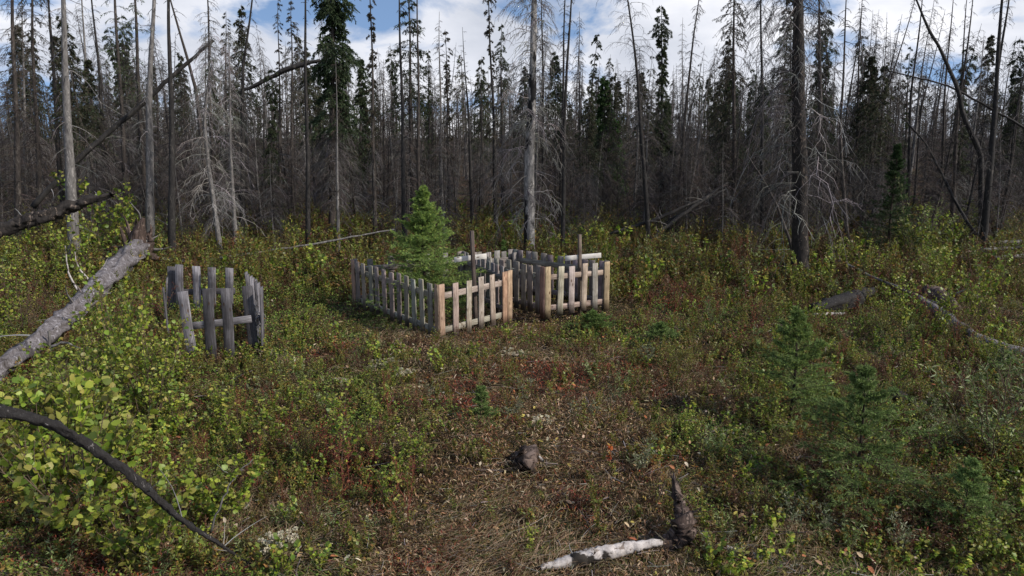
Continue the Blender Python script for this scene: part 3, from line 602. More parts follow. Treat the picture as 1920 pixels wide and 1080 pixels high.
for (x, D, px) in pts:
    i = rb.choice([0, 1, 2, 3, 4, 5, 6, 7], p=[.25, .21, .11, .1, .11, .04, .04, .14])
    ty = np.clip(rb.normal(138, 66), 5, 260)
    if i in (5,): ty = max(ty, 95)
    if 640 < px < 980 or 1080 < px < 1340: ty = max(ty, 90 + 70 * rb.random())
    H_ = CH + (HY - ty) / F * D * 1.02
    put(i, x, D, max(.35, H_ / 6), rb.random() * 6.28, ((rb.random() - .5) * .12, rb.normal(0, .055)))
for k in range(250):
    D = 16.5 + 15 * rb.random(); px = -40 + 2000 * rb.random(); x = (px - 960) / F * (D * ct + CH * st)
    put(8 + int(rb.random() < .5), x, D, .6 + .5 * rb.random(), rb.random() * 6.28, ((rb.random() - .5) * .3, (rb.random() - .5) * .3))
# far forest read as one mass
def far_forest():
    out = MB(); rng = np.random.default_rng(55)
    srcs = []
    for k in range(5):
        kind = ['snag', 'snag', 'live', 'sparse', 'snag'][k]
        def axis(z): return np.stack([.1 * np.sin(z + k), 0 * z, z], -1)
        o = dict(n=46, bl=1.15, tw=3, dr=.6, br=.013, bc=DK + BRN, split=.4, per=3, cs=.2, cols=SPRUCE + DRYNEEDLE)
        tr, br, nl = gen_tree(np.random.default_rng(60 + k), axis, 6, .07, kind, o)
        m = MB()
        for q, cc in ((tr, (.1, .09, .085)), (br, None), (nl, None)):
            if q is None: continue
            V, Q, T, Cc, G = q.arrays(); m.add(V, Q, T, Cc if cc is None else cc)
        srcs.append(m.arrays())
    for k in range(5):
        n = [260, 260, 170, 270, 230][k]
        D = 42 + 78 * rng.random(n); px = -260 + 2440 * (rng.permutation(n) + rng.random(n)) / n; x = (px - 960) / F * D
        ty = rng.normal(178, 32, n).clip(100, 235); H_ = CH + (HY - ty) / F * D
        pos = np.stack([x, D, gz(x, D)], 1)
        replicate(out, srcs[k], pos, rng.random(n) * 6.28, H_ / 6, tilt=(rng.random((n, 2)) - .5) * .1)
    tag(out.build('far_forest', M['twig']), 'grey brown mass of distant dead and live spruces', 'forest', kind='stuff')
far_forest()
print('trees', time.time() - T0)
# ------------------------------------------------------------------ fallen and leaning wood
def log_thing(name, label, P3, R, mat, cat='log', K=24, S=12, rough=.1, wob=.02, seed=0, stubs=0, sl=.3, group=None, sm='twig', sc=(.2, .19, .18), ridge=.22, jag=0):
    rng = np.random.default_rng(seed + 900); P = smooth_path(P3, K, wob, rng); b = P[0].copy()
    root = empty(name, b); tag(root, label, cat, group)
    r = np.interp(np.linspace(0, 1, K), np.linspace(0, 1, len(R)), R)
    mb = MB(); tubes(mb, (P - b)[None], r[None], S, (1, 1, 1), rough, rng, cap=True)
    if ridge:
        V = mb.V[0].reshape(K, S, 3); th = np.arange(S) / S * 6.28; kk = np.arange(K)[:, None]
        f = 1 + ridge * (vnoise(np.cos(th)[None] * 3.1 + 50, np.sin(th)[None] * 3.1 + kk * .22 + 50, 1.0, 60 + seed) - .5) * 2 + ridge * .5 * (vnoise(np.cos(th)[None] * 7 + 50, np.sin(th)[None] * 7 + kk * .5 + 50, 1.0, 61 + seed) - .5) * 2
        c_ = (P - b)[:, None]; V = c_ + (V - c_) * f[..., None]
        if jag: V[-1] += nrm(P[-1] - P[-2]) * (rng.random((S, 1)) ** 2) * jag
        mb.V[0] = V.reshape(-1, 3); mb.build('trunk', M[mat], root, True)
    for k in range(stubs):
        i = rng.integers(2, K - 2); d = nrm(nrm(rng.random(3) - .5) + np.array([0, 0, .35])); L = sl * (.4 + rng.random())
        p = P[i] - b; q = smooth_path([p, p + d * L * .5, p + d * L + (rng.random(3) - .5) * L * .5], 6, .01, rng)
        m2 = MB(); tubes(m2, q[None], np.linspace(.3, .08, 6)[None] * max(.012, r[i] * .5), 5, pal(rng, 1, [sc])[0]); m2.build('branch', M['twig'], root, True)
    return root
def gp(px, py, z=0.0): return at_z(px, py, z)
# long grey log on the left, lying on its root end
lg = [gp(262, 462, .55), gp(180, 545, .42), gp(90, 625, .3), gp(-10, 700, .22), gp(-160, 800, .15)]
lr = log_thing('fallen_log', 'long weathered grey log slanting across the left side, root end up beside the old fence', lg, [.2, .165, .13, .105, .085], 'log', K=70, S=26, rough=.06, wob=.03, seed=1, ridge=.34, jag=.1, stubs=16, sl=.4)
def child_tube(root, name, P3, R, mat, K=10, S=7, seed=0, wob=.01, rough=.12, col=(1, 1, 1)):
    rng = np.random.default_rng(seed); b = np.array(root.location); P = smooth_path(P3, K, wob, rng) - b
    mb = MB(); tubes(mb, P[None], np.interp(np.linspace(0, 1, K), np.linspace(0, 1, len(R)), R)[None], S, col, rough, rng); return mb.build(name, M[mat], root, True)
Yr = lg[0][1]
rq = np.random.default_rng(313); e0 = gp(262, 462, .55)
for q in range(16):
    dv = nrm(np.array([.9 * (rq.random() - .3), -.4 + .9 * rq.random(), .2 + 1.0 * rq.random()])) * (.25 + .35 * rq.random())
    p0 = e0 + (rq.random(3) - .5) * .28 + np.array([-.05, -.06, 0])
    P_ = smooth_path([p0, p0 + dv * .6, p0 + dv + (rq.random(3) - .5) * .2], 8, .01, rq) - np.array(lr.location)
    m_ = MB(); tubes(m_, P_[None], np.linspace(.06, .008, 8)[None] * (.5 + rq.random()), 6, (1, 1, 1), .3, rq); m_.build('root', M['root' if q % 4 else 'grey'], lr, True)
for q, (pts_, R, mt) in enumerate([
    ([(255, 475), (260, 440), (269, 408)], [.22, .15, .03], 'root'), ([(262, 470), (275, 480), (300, 486)], [.2, .1, .05], 'root'),
    ([(250, 455), (225, 478), (190, 490), (140, 492)], [.1, .06, .05, .02], 'root'), ([(275, 470), (285, 455), (278, 440)], [.12, .07, .02], 'root'),
    ([(300, 486), (345, 491), (385, 492)], [.05, .045, .02], 'grey'), ([(265, 414), (262, 400), (243, 378)], [.02, .012, .006], 'grey'),
    ([(240, 480), (222, 500), (215, 520)], [.1, .08, .03], 'root')    , ([(255, 460), (242, 440), (236, 425)], [.09, .05, .01], 'root'), ([(262, 455), (252, 430), (256, 408)], [.08, .04, .01], 'root'), ([(270, 462), (284, 440), (282, 420)], [.08, .04, .01], 'root'),
    ([(258, 470), (285, 492), (292, 512)], [.09, .05, .015], 'root'), ([(262, 462), (300, 470), (322, 462)], [.07, .03, .01], 'grey'), ([(245, 470), (215, 462), (195, 470)], [.07, .035, .01], 'root')]):
    child_tube(lr, 'root', [at_y(x, y, Yr - .12 + .02 * q) for x, y in pts_], R, mt, seed=q)
for q, pts_ in enumerate([[(147, 545), (128, 515), (122, 460)], [(168, 527), (190, 505), (204, 482)], [(168, 527), (145, 500), (140, 472)], [(230, 498), (250, 488), (270, 484)], [(92, 620), (94, 680), (90, 720)], [(96, 650), (120, 640), (155, 655)]]):
    Yq = gp(pts_[0][0], pts_[0][1], .4)[1] - .12
    child_tube(lr, 'branch', [at_y(x, y, Yq) for x, y in pts_], [.017, .012, .005], 'birch' if q < 4 else 'grey', seed=20 + q)
log_thing('broken_log', 'dark rough-barked broken log tip jutting in at the left edge', [at_y(-160, 470, 8.2), at_y(0, 432, 8.4), at_y(100, 398, 8.6), at_y(185, 370, 8.8), at_y(212, 365, 8.85)], [.1, .088, .08, .07, .03], 'flaky', K=60, S=18, rough=.16, seed=2, stubs=7, sl=.2, wob=.03, ridge=.3, jag=.12)
log_thing('charred_pole', 'charred slim trunk with flaking bark slanting across the lower left corner', [at_y(-60, 750, 3.66), at_y(10, 772, 3.7), at_y(110, 800, 3.78), at_y(240, 885, 3.9), at_y(340, 975, 4.05), at_y(470, 1058, 4.25)], [.027, .027, .026, .021, .014, .005], 'char', K=110, S=14, rough=.12, seed=3, wob=.006, ridge=.4, stubs=6, sl=.25)
log_thing('dead_branch', 'thin pale curved dead branch rising beside the charred slim trunk', [at_y(395, 1000, 4.6), at_y(415, 940, 4.6), at_y(440, 890, 4.65), at_y(475, 860, 4.7)], [.008, .007, .005, .003], 'grey', 'branch', K=14, S=5, seed=4, stubs=2, sl=.15)
log_thing('leaning_trunk', 'long dark trunk leaning diagonally through the left forest', [at_y(60, 388, 16), at_y(160, 285, 16.5), at_y(260, 200, 17), at_y(400, 75, 17.5)], [.06, .055, .05, .03], 'dark', 'tree', K=30, seed=5, stubs=9, sl=.5, rough=.12)
log_thing('leaning_trunk', 'dark leaning broken trunk with a crooked top against sky beside the big green spruce', [at_y(445, 175, 19), at_y(490, 155, 19), at_y(530, 132, 19), at_y(600, 112, 19)], [.03, .05, .06, .03], 'dark', 'tree', K=20, seed=6, stubs=9, sl=.5, rough=.2)
log_thing('fallen_pole', 'thin bare fallen pole slanting down left of the young spruce', [gp(412, 484, .3), at_y(560, 462, gp(412, 484, .3)[1] + .5), at_y(740, 430, gp(412, 484, .3)[1] + 1.2)], [.028, .024, .015], 'grey', K=24, S=6, seed=7, stubs=8, sl=.25, wob=.015)
log_thing('fallen_pole', 'black fallen pole propped up, upper one in the tangle right of the farther cross', [at_y(1195, 475, 17), at_y(1255, 420, 17.5), at_y(1365, 342, 18)], [.05, .045, .03], 'dark', K=20, seed=8, stubs=7, sl=.4)
log_thing('fallen_pole', 'curved black fallen pole, lower one in the tangle right of the farther cross', [at_y(1140, 440, 17.5), at_y(1230, 412, 17.6), at_y(1300, 380, 17.8), at_y(1360, 355, 18.2)], [.04, .04, .035, .02], 'dark', K=20, seed=9, stubs=8, sl=.4)
log_thing('fallen_pole', 'straight dark fallen pole crossing the tangle of poles', [at_y(1215, 450, 18), at_y(1260, 408, 18), at_y(1330, 385, 18.3)], [.035, .035, .02], 'dark', K=18, seed=19, stubs=5, sl=.3)
log_thing('fallen_pole', 'thin pale fallen pole lying down to the right of the big charred tree', [gp(1570, 488, .35), gp(1650, 525, .3), gp(1775, 575, .2)], [.025, .022, .012], 'grey', K=18, S=6, seed=10, stubs=4, sl=.3)
log_thing('leaning_trunk', 'thin dark trunk leaning against its neighbours in the upper right', [at_y(1655, 130, 18.5), at_y(1780, 160, 18.5), at_y(1860, 205, 18.5), at_y(1960, 262, 18.5)], [.012, .022, .026, .03], 'dark', 'tree', K=20, seed=11, stubs=10, sl=.4)
log_thing('leaning_trunk', 'slim dark trunk leaning left near the bent snag foot', [at_y(1690, 220, 19), at_y(1735, 265, 18.7), at_y(1800, 395, 18), at_y(1830, 440, 17.5)], [.015, .025, .032, .035], 'dark', 'tree', K=20, seed=12, stubs=6, sl=.4)
log_thing('leaning_trunk', 'slim grey stem leaning onto the big charred tree from the left', [gp(1498, 520, 0), at_y(1478, 440, 14.5), at_y(1445, 360, 14.8), at_y(1400, 290, 15.2)], [.035, .03, .022, .01], 'brown', 'tree', K=20, seed=13, stubs=8, sl=.5)
log_thing('fallen_log', 'dark burnt log lying behind the bushes on the right', [gp(1525, 580, .1), gp(1590, 565, .14), gp(1640, 545, .14)], [.09, .12, .06], 'char', K=30, S=16, seed=14, rough=.15, ridge=.4, jag=.15, stubs=5, sl=.2, sc=(.05, .045, .04))
log_thing('fallen_log', 'pinkish grey log half hidden in bushes at the right', [gp(1725, 560, .2), gp(1780, 600, .15), gp(1830, 640, .1), gp(1960, 680, .1)], [.05, .09, .09, .08], 'log', K=18, seed=15, stubs=3)
log_thing('fallen_log', 'pale thin log lying left of the dark burnt log', [gp(1510, 592, .05), gp(1555, 590, .05), gp(1585, 588, .03)], [.03, .035, .02], 'birch', K=10, S=7, seed=16)
log_thing('fallen_log', 'dark root mass log behind the right bushes', [gp(1735, 545, .25), gp(1765, 560, .2), gp(1790, 580, .12)], [.1, .16, .1], 'root', K=10, seed=17, stubs=5, sl=.3)
for q, (x, y, a) in enumerate([(1840, 452, 1), (1850, 463, 2), (1870, 478, 3)]):
    log_thing('fallen_pole', ['pale thin pole lying on the ground at the far right edge, uppermost of three', 'pale thin pole at the far right edge, middle of three', 'pale pole at the far right edge, lowest of three'][q], [gp(x - 10, y + 6, .25), gp(2000, y - 4, .3)], [.05, .04], 'grey', K=12, S=6, seed=30 + q, stubs=3)
# birch log and burnt stump in the foreground
log_thing('birch_log', 'short white birch log with peeling bark at the bottom of the photo', [gp(1015, 1064, .05), gp(1080, 1050, .06), gp(1150, 1032, .09), gp(1240, 1016, .1)], [.015, .05, .045, .022], 'birch', K=40, S=16, rough=.08, wob=.016, seed=18, ridge=.16, stubs=2, sl=.08)
bl_ = log_thing('burnt_log', 'black burnt end of a log curving up into a stump, touching the birch log', [gp(1205, 1022, .04), gp(1245, 1020, .06), gp(1280, 1005, .1), gp(1285, 985, .2), at_y(1276, 950, gp(1283, 1005)[1] + .02), at_y(1264, 912, gp(1283, 1005)[1] + .05)], [.035, .055, .075, .07, .055, .038, .02], 'root', K=40, S=16, seed=40, rough=.2, stubs=14, sl=.16, ridge=.45, jag=.14, sc=(.07, .055, .045))
log_thing('fallen_log', 'thin grey weathered log lying in litter right of the burnt stump', [gp(1345, 1025, .03), gp(1400, 1040, .03), gp(1460, 1060, .03), gp(1530, 1068, .02)], [.018, .028, .022, .012], 'birch', K=18, S=8, seed=41, rough=.15, wob=.02, stubs=2, sl=.1)
log_thing('tree_stump', 'dark rotten little stump with a pale root in the middle foreground', [gp(985, 870, -.02), gp(985, 866, .1), gp(990, 862, .16)], [.12, .1, .08], 'root', 'stump', K=10, S=18, seed=42, rough=.3, ridge=.4, jag=.1, stubs=8, sl=.16, sc=(.06, .045, .035))
log_thing('dead_branch', 'short pale bent root at the dark little stump', [gp(1008, 852, .1), gp(1022, 868, .06), gp(1040, 882, .02)], [.014, .016, .008], 'birch', 'branch', K=8, S=6, seed=43)
log_thing('tree_stump', 'dark burnt stump hidden among plants at the lower right', [gp(1685, 745, -.02), gp(1685, 745, .12), gp(1680, 742, .2)], [.09, .08, .05], 'dark', 'stump', K=8, seed=44, rough=.25)
print('logs', time.time() - T0)
# ------------------------------------------------------------------ shrubs
YG = [(.23, .29, .035), (.17, .24, .03), (.29, .32, .045), (.11, .17, .025), (.32, .3, .07)]
YGD = [(.16, .19, .035), (.12, .155, .028), (.23, .22, .045), (.22, .13, .035), (.12, .11, .03)]
WIL = [(.14, .19, .06), (.19, .24, .085), (.11, .15, .05), (.24, .27, .12)]
RED = [(.15, .035, .025), (.2, .055, .03), (.12, .045, .03), (.16, .09, .045)]
BRNL = [(.13, .06, .035), (.17, .09, .045), (.09, .05, .028), (.11, .09, .035)]
ORG = [(.38, .13, .04), (.34, .2, .055), (.4, .27, .06), (.2, .09, .04), (.2, .2, .05)]
SAGE = [(.24, .26, .15), (.32, .33, .2), (.17, .2, .1)]
def shrub_mesh(seed, h=1.0, ns=8, spread=.35, nt=9, lv=6, size=.04, wid=1.0, cols=YG, lean=.35, full=True, stemcol=(.09, .065, .045), low=.1, narrow=False):
    rng = np.random.default_rng(seed); st_ = MB(); lf = MB()
    a = rng.random(ns) * 2 * PI; r = rng.random(ns) * spread * .25; top = spread * (.5 + .7 * rng.random(ns)); hh = h * (.6 + .45 * rng.random(ns))
    K = 6; s = np.linspace(0, 1, K)
    P = np.stack([np.cos(a)[:, None] * (r[:, None] + top[:, None] * s ** 1.2), np.sin(a)[:, None] * (r[:, None] + top[:, None] * s ** 1.2), hh[:, None] * s], -1)
    P[:, 1:] += (rng.random((ns, K - 1, 3)) - .5) * .05 * h
    tubes(st_, P, np.linspace(1, .3, K)[None] * .006 * (h ** .5) * np.ones((ns, 1)), 4, stemcol)
    W, l = twig_set(rng, P, hh, nt, .26, -.25, smin=low, out=.8)
    tubes(st_, W, np.linspace(.5, .25, 4)[None] * .005 * np.ones((len(W), 1)), 3, stemcol)
    def put_leaves(Wp, per):
        N, K_, _ = Wp.shape; q = rng.random((N, per)) * (K_ - 1.001); i = q.astype(int); fr = (q - i)[..., None]; ix = np.arange(N)[:, None]
        p = Wp[ix, i] * (1 - fr) + Wp[ix, i + 1] * fr; t = nrm(Wp[ix, i + 1] - Wp[ix, i])
        d = t * .5 + nrm(rng.random(p.shape) - .5) * 1.0 + np.array([0, 0, -.15 if not narrow else .4])
        n = N * per
        leaves(lf, p.reshape(-1, 3), d.reshape(-1, 3), size * (.35 + .95 * rng.random(n)), wid, pal(rng, n, cols, .3), rng, full)
    put_leaves(W, lv); put_leaves(P[:, 1:], lv * 2)
    return st_, lf
SH = {}
def shrub_proto(key, name, **kw):
    SH[key] = dict(name=name, var=[], used=0)
    for k in range(3):
        st_, lf = shrub_mesh(500 + len(SH) * 10 + k, **kw)
        root = empty(name, (0, 0, -50)); st_.build('stems', M['twig'], root); lf.build('foliage', M['leaf'], root)
        SH[key]['var'].append([root, False])
shrub_proto('birch', 'birch_shrub', h=1.0, ns=10, spread=.3, nt=12, lv=6, size=.042, wid=1.35, cols=YG)
shrub_proto('near', 'birch_shrub', h=1.0, ns=11, spread=.42, nt=12, lv=6, size=.055, wid=1.45, cols=YG)
shrub_proto('slim', 'birch_sapling', h=1.0, ns=3, spread=.1, nt=16, lv=6, size=.036, wid=1.3, cols=YG)
shrub_proto('olive', 'olive_shrub', h=1.0, ns=10, spread=.32, nt=11, lv=7, size=.032, wid=1.1, cols=YGD, full=False)
shrub_proto('willow', 'willow_shrub', h=1.0, ns=9, spread=.35, nt=10, lv=6, size=.055, wid=.45, cols=WIL, full=False, narrow=True)
shrub_proto('red', 'red_shrub', h=1.0, ns=9, spread=.35, nt=9, lv=7, size=.032, wid=.7, cols=RED, full=False, narrow=True)
shrub_proto('stalk', 'red_stalk_plant', h=1.0, ns=3, spread=.12, nt=10, lv=7, size=.05, wid=.35, cols=RED + [(.24, .07, .04), (.3, .14, .06)], full=False, narrow=True, stemcol=(.16, .05, .035))
shrub_proto('orange', 'orange_shrub', h=1.0, ns=7, spread=.5, nt=8, lv=6, size=.07, wid=.6, cols=ORG, full=False, narrow=True)
shrub_proto('sage', 'sage_plant', h=1.0, ns=9, spread=.5, nt=7, lv=7, size=.1, wid=.4, cols=SAGE, full=False, narrow=True)
shrub_proto('brown', 'brown_shrub', h=1.0, ns=10, spread=.35, nt=10, lv=6, size=.03, wid=.7, cols=BRNL, full=False, narrow=True)
def shrub(key, loc, sc, label, group, rz=None, rs=np.random.default_rng(77), xy=1.0):
    S = SH[key]; k = S['used'] % 3; S['used'] += 1; v = S['var'][k]
    if v[1]: r = copy_tree(v[0])
    else: r = v[0]; v[1] = True
    x, y = loc[0], loc[1]
    r.location = (x, y, gz(x, y) - .02); r.rotation_euler = (0, 0, rs.random() * 6.28); r.scale = (sc * xy, sc * xy, sc)
    tag(r, label, 'shrub', group); return r
# specific shrubs: (kind, base px, base py | world), height, label
for key, loc, h, lab, xy in [
    ('near', (-2.95, 4.55), 1.0, 'broad-leaved yellow-green bush filling the bottom left corner', 1.1),
    ('near', (-2.35, 4.25), .75, 'yellow-green bush beneath the charred slim trunk, bottom left', 1.1),
    ('near', (-3.5, 5.2), 1.15, 'broad-leaved bush at the left edge just above the charred slim trunk', 1.0),
    ('near', (-2.15, 4.9), .62, 'low yellow-green bush right under the end of the charred slim trunk', 1.2),
    ('birch', gp(180, 850)[:2], 1.0, 'leafy yellow-green bush between the grey log and the charred slim trunk', 1.1),
    ('birch', gp(90, 800)[:2], .8, 'leafy bush at the left below the grey log', 1.1),
    ('birch', gp(285, 800)[:2], 1.15, 'tall yellow-green birch bush just in front of the old fence left corner', .9),
    ('birch', gp(240, 720)[:2], 1.25, 'tallest birch bush left of the old fence, reaching the grey log', .85),
    ('slim', gp(330, 730)[:2], .75, 'slim birch sapling in front of the left end of the old fence', 1.3),
    ('birch', gp(205, 650)[:2], .9, 'birch bush overlapping the middle of the grey log', .8),
    ('slim', gp(345, 830)[:2], .75, 'slim leafy sapling below the old fence', 1.5),
    ('slim', gp(430, 830)[:2], .6, 'slim leafy sapling below the right end of the old fence', 1.6),
    ('slim', gp(500, 860)[:2], .65, 'slim green sapling left of the reddish stems in the foreground', 1.7),
    ('slim', gp(640, 900)[:2], .8, 'slim sapling in the left middle of the foreground', 1.4),
    ('slim', gp(560, 800)[:2], .5, 'small green sapling left of the middle foreground', 1.7),
    ('slim', gp(790, 900)[:2], .45, 'small broad-leaved sapling in the centre foreground', 1.8),
    ('slim', gp(735, 960)[:2], .5, 'short yellow-green sapling near the bottom centre', 1.6),
    ('birch', gp(300, 1000)[:2], .5, 'low leafy bush right of the bottom left bushes', 1.2),
    ('slim', gp(690, 850)[:2], .55, 'thin sapling standing in brown litter left of centre', 1.3),
    ('birch', at_y(195, 470, 15.6)[:2], 1.9, 'tall green bush behind the broken log tip', 1.1),
    ('birch', at_y(240, 450, 16.4)[:2], 1.5, 'tall green bush left of the black charred trunk foot', .9),
    ('birch', at_y(150, 480, 13)[:2], 1.4, 'green bush under the broken log tip', 1.0),
    ('birch', gp(30, 520)[:2], .9, 'bright green bush at the left edge under the broken log', 1.1),
    ('birch', gp(90, 560)[:2], .7, 'green bush at the left above the grey log', 1.1),
    ('red', gp(100, 610)[:2], .45, 'reddish low bush at the left edge above the grey log', 1.2),
    ('olive', gp(360, 500)[:2], .8, 'yellow-green bush behind the old fence', 1.2),
    ('red', gp(440, 520)[:2], .45, 'red-leaved bush just behind the old fence right corner', .9),
    ('birch', gp(560, 480)[:2], .9, 'pale green bush between the fallen pole and the forest, left of the young spruce', .9),
    ('slim', gp(590, 520)[:2], .7, 'slim yellow sapling between the old fence and the nearer pale fence', 1.2),
    ('willow', gp(1720, 500)[:2], 1.7, 'tall grey-green willow standing against the dark forest at the right', .8),
    ('birch', gp(1755, 505)[:2], 1.3, 'green bush beside the tall willow at the right', 1.1),
    ('birch', gp(1830, 620)[:2], 1.25, 'tall upright yellow-green bush near the right edge', .75),
    ('birch', gp(1740, 660)[:2], .95, 'yellow-green bush in front of the half hidden pinkish log', .9),
    ('birch', gp(1690, 620)[:2], .8, 'low broad green bush in front of the dark burnt log', 1.2),
    ('slim', gp(1640, 540)[:2], .8, 'bright yellow birch sapling right of the big charred tree', 1.2),
    ('willow', gp(1570, 560)[:2], .45, 'pale green low willow over the dark burnt log', 1.6),
    ('willow', gp(1340, 610)[:2], .5, 'small silvery willow right of the farther fence', 1.0),
    ('olive', gp(1430, 600)[:2], .5, 'low yellowish bush left of the dark burnt log', 1.8),
    ('willow', gp(1860, 880)[:2], 1.0, 'dense grey-green willow at the lower right edge', 1.2),
    ('willow', gp(1920, 800)[:2], .9, 'grey-green willow cut by the right edge', 1.2),
    ('willow', gp(1790, 850)[:2], .5, 'small willow left of the dense one at the lower right', 1.3),
    ('birch', gp(1850, 1060)[:2], .45, 'bright green low bush in the bottom right corner', 1.3),
    ('olive', gp(1760, 960)[:2], .45, 'drooping olive-green bush at the lower right', 1.5),
    ('red', gp(1455, 560)[:2], .5, 'bright red low bush at the foot of the big charred tree', 1.3),
    ('red', gp(1870, 560)[:2], .5, 'red bush near the right edge beside the tall upright bush', 1.2),
    ('red', gp(1640, 700)[:2], .35, 'small red bush below the dark burnt log', 1.2),
    ('olive', gp(1360, 930)[:2], .35, 'yellowish fern-like bush right of the burnt stump', 1.4),
    ('olive', gp(1430, 960)[:2], .35, 'low yellow bush right of the thin grey log', 1.3),
    ('slim', gp(990, 1040)[:2], .25, 'small bright green seedling left of the white birch log', 1.7),
    ('red', gp(590, 1010)[:2], .45, 'red-stemmed plant left of the bottom centre', .7),
    ('red', gp(590, 780)[:2], .45, 'red-brown tall weed left of the centre foreground', .7),
    ('red', gp(150, 1050)[:2], .5, 'red-leaved sprig among the bottom left bushes', .8),
    ('olive', gp(1100, 560)[:2], .3, 'short green tuft plant at the right post of the farther fence', 1.3),
    ('orange', gp(1440, 790)[:2], .32, 'orange-leaved low plant between the dark stump and the slender young spruce', 1.4),
    ('orange', gp(1330, 925)[:2], .25, 'yellow-orange plant just right of the burnt stump', 1.6),
    ('orange', gp(1700, 900)[:2], .32, 'orange-leaved plant right of the low dark young spruce', 1.4),
    ('orange', gp(1830, 880)[:2], .3, 'orange-red plant in front of the dense grey-green willow', 1.3),
    ('orange', gp(1620, 960)[:2], .25, 'orange-yellow plant at the foot of the low dark young spruce', 1.7),
    ('orange', gp(1130, 800)[:2], .2, 'small yellowish fern-like plant above the bright orange-red sprig', 1.7),
    ('orange', gp(1225, 880)[:2], .18, 'small orange plant behind the burnt stump', 1.6),
    ('orange', gp(790, 735)[:2], .18, 'tiny orange plant right of the pale flower clusters', 1.6),
    ('sage', gp(1095, 790)[:2], .2, 'small sage-green plant left of the fern-like plant in the centre', 1.5),
    ('sage', gp(960, 790)[:2], .2, 'small sage-coloured plant beside the small dark young spruce', 1.5),
    ('sage', gp(985, 740)[:2], .18, 'pale sage plant in the middle of the clearing', 1.6),
    ('sage', gp(1350, 800)[:2], .2, 'sage plant left of the orange-leaved low plant', 1.6),
]:
    shrub(key, loc, h, lab, None, xy=xy)
rs2 = np.random.default_rng(88)
zones = [('orange', 'orange-tinged low plant', 'orange-tinged plants'), ('sage', 'pale sage-green low plant', 'pale sage plants'), ('olive', 'olive-green bush', 'olive-green bushes'), ('birch', 'yellow-green leafy bush', 'yellow-green bushes'), ('brown', 'brownish bush', 'brownish bushes'), ('red', 'reddish bush', 'reddish bushes'), ('slim', 'thin upright green sapling', 'thin upright saplings'), ('willow', 'grey-green narrow-leaved bush', 'grey-green bushes')]
def p_(px, py): return gp(px, py)[1]
for (x0, x1, y0, y1, n, pr, where, low) in [
    (0, 560, 425, 500, 34, [.42, .2, .16, .08, .09, .05], 'in the undergrowth at the foot of the left forest', 0),
    (540, 740, 425, 475, 12, [.4, .1, .3, .05, .1, .05], 'in the undergrowth left of the young spruce', 0),
    (830, 1190, 420, 462, 22, [.2, .0, .5, .22, .03, .05], 'in the undergrowth behind the pale picket fences', 0),
    (1160, 1480, 425, 545, 40, [.42, .0, .34, .14, .02, .08], 'in the undergrowth right of the farther fence', 0),
    (1500, 1920, 425, 560, 48, [.4, .2, .14, .1, .08, .08], 'in the undergrowth at the right forest edge', 0),
    (1500, 1920, 600, 980, 18, [.35, .2, .2, .15, .03, .07], 'in the low plants on the right of the clearing', 0),
    (0, 340, 600, 900, 16, [.1, .8, .05, .05, 0, 0], 'in the leafy thicket between the grey log and the charred slim pole', 0),
    (1240, 1860, 640, 900, 26, [.25, .35, .05, .05, .25, .05], 'among the young spruces on the right', 0),
    (380, 780, 690, 960, 34, [.2, .15, .1, .1, .45, 0], 'in the low growth below the old fence', 0),
    (0, 330, 520, 640, 10, [.2, .5, .15, .15, 0, 0], 'among the plants along the grey log', 0),
    (1180, 1900, 660, 1050, 26, None, 'in the low plants of the right foreground', 1),
    (380, 780, 700, 1010, 16, None, 'in the left half of the foreground', 2),
    (1150, 1900, 480, 760, 20, None, 'on the right side of the clearing', 2),
    (60, 700, 430, 560, 14, None, 'at the left forest edge', 2),
    (440, 1000, 660, 900, 14, None, 'in the low plants left of the clearing centre', 1)]:
    for k in range(n):
        z = zones[2 + rs2.choice(6, p=pr)] if not low else zones[rs2.choice(2)]; px = x0 + (x1 - x0) * rs2.random(); py = y0 + (y1 - y0) * rs2.random()
        yl = 462 + (262 - px) * .908; hp = .8 * F / p_(px, py) if True else 0
        if px < 262 and py > yl - 15 and py - hp < yl + 30: continue
        if 195 < px < 320 and py > 440 and x0 == 0 and y0 == 425: continue
        p = gp(px, py); h = (.5 + .42 * rs2.random()) * (.9 if p[1] > 9 else (.85 if px < 340 else .45))
        if px < 500 or px > 1500: h *= 1.15
        if low == 2: z = ('stalk', 'reddish stalked plant', 'reddish stalked plants'); h = (.3 + .25 * rs2.random()) * (1.3 if p[1] > 9 else 1)
        if low == 1: h = .14 + .14 * rs2.random()
        if x0 in (830, 540): h *= .6
        if x0 == 1160: h *= .85
        shrub(z[0], p, h, z[1] + ' ' + where, z[2] + ' ' + where, xy=1.15)
for S in SH.values():
    for v in S['var']:
        if not v[1]: raise Exception('unused shrub proto')
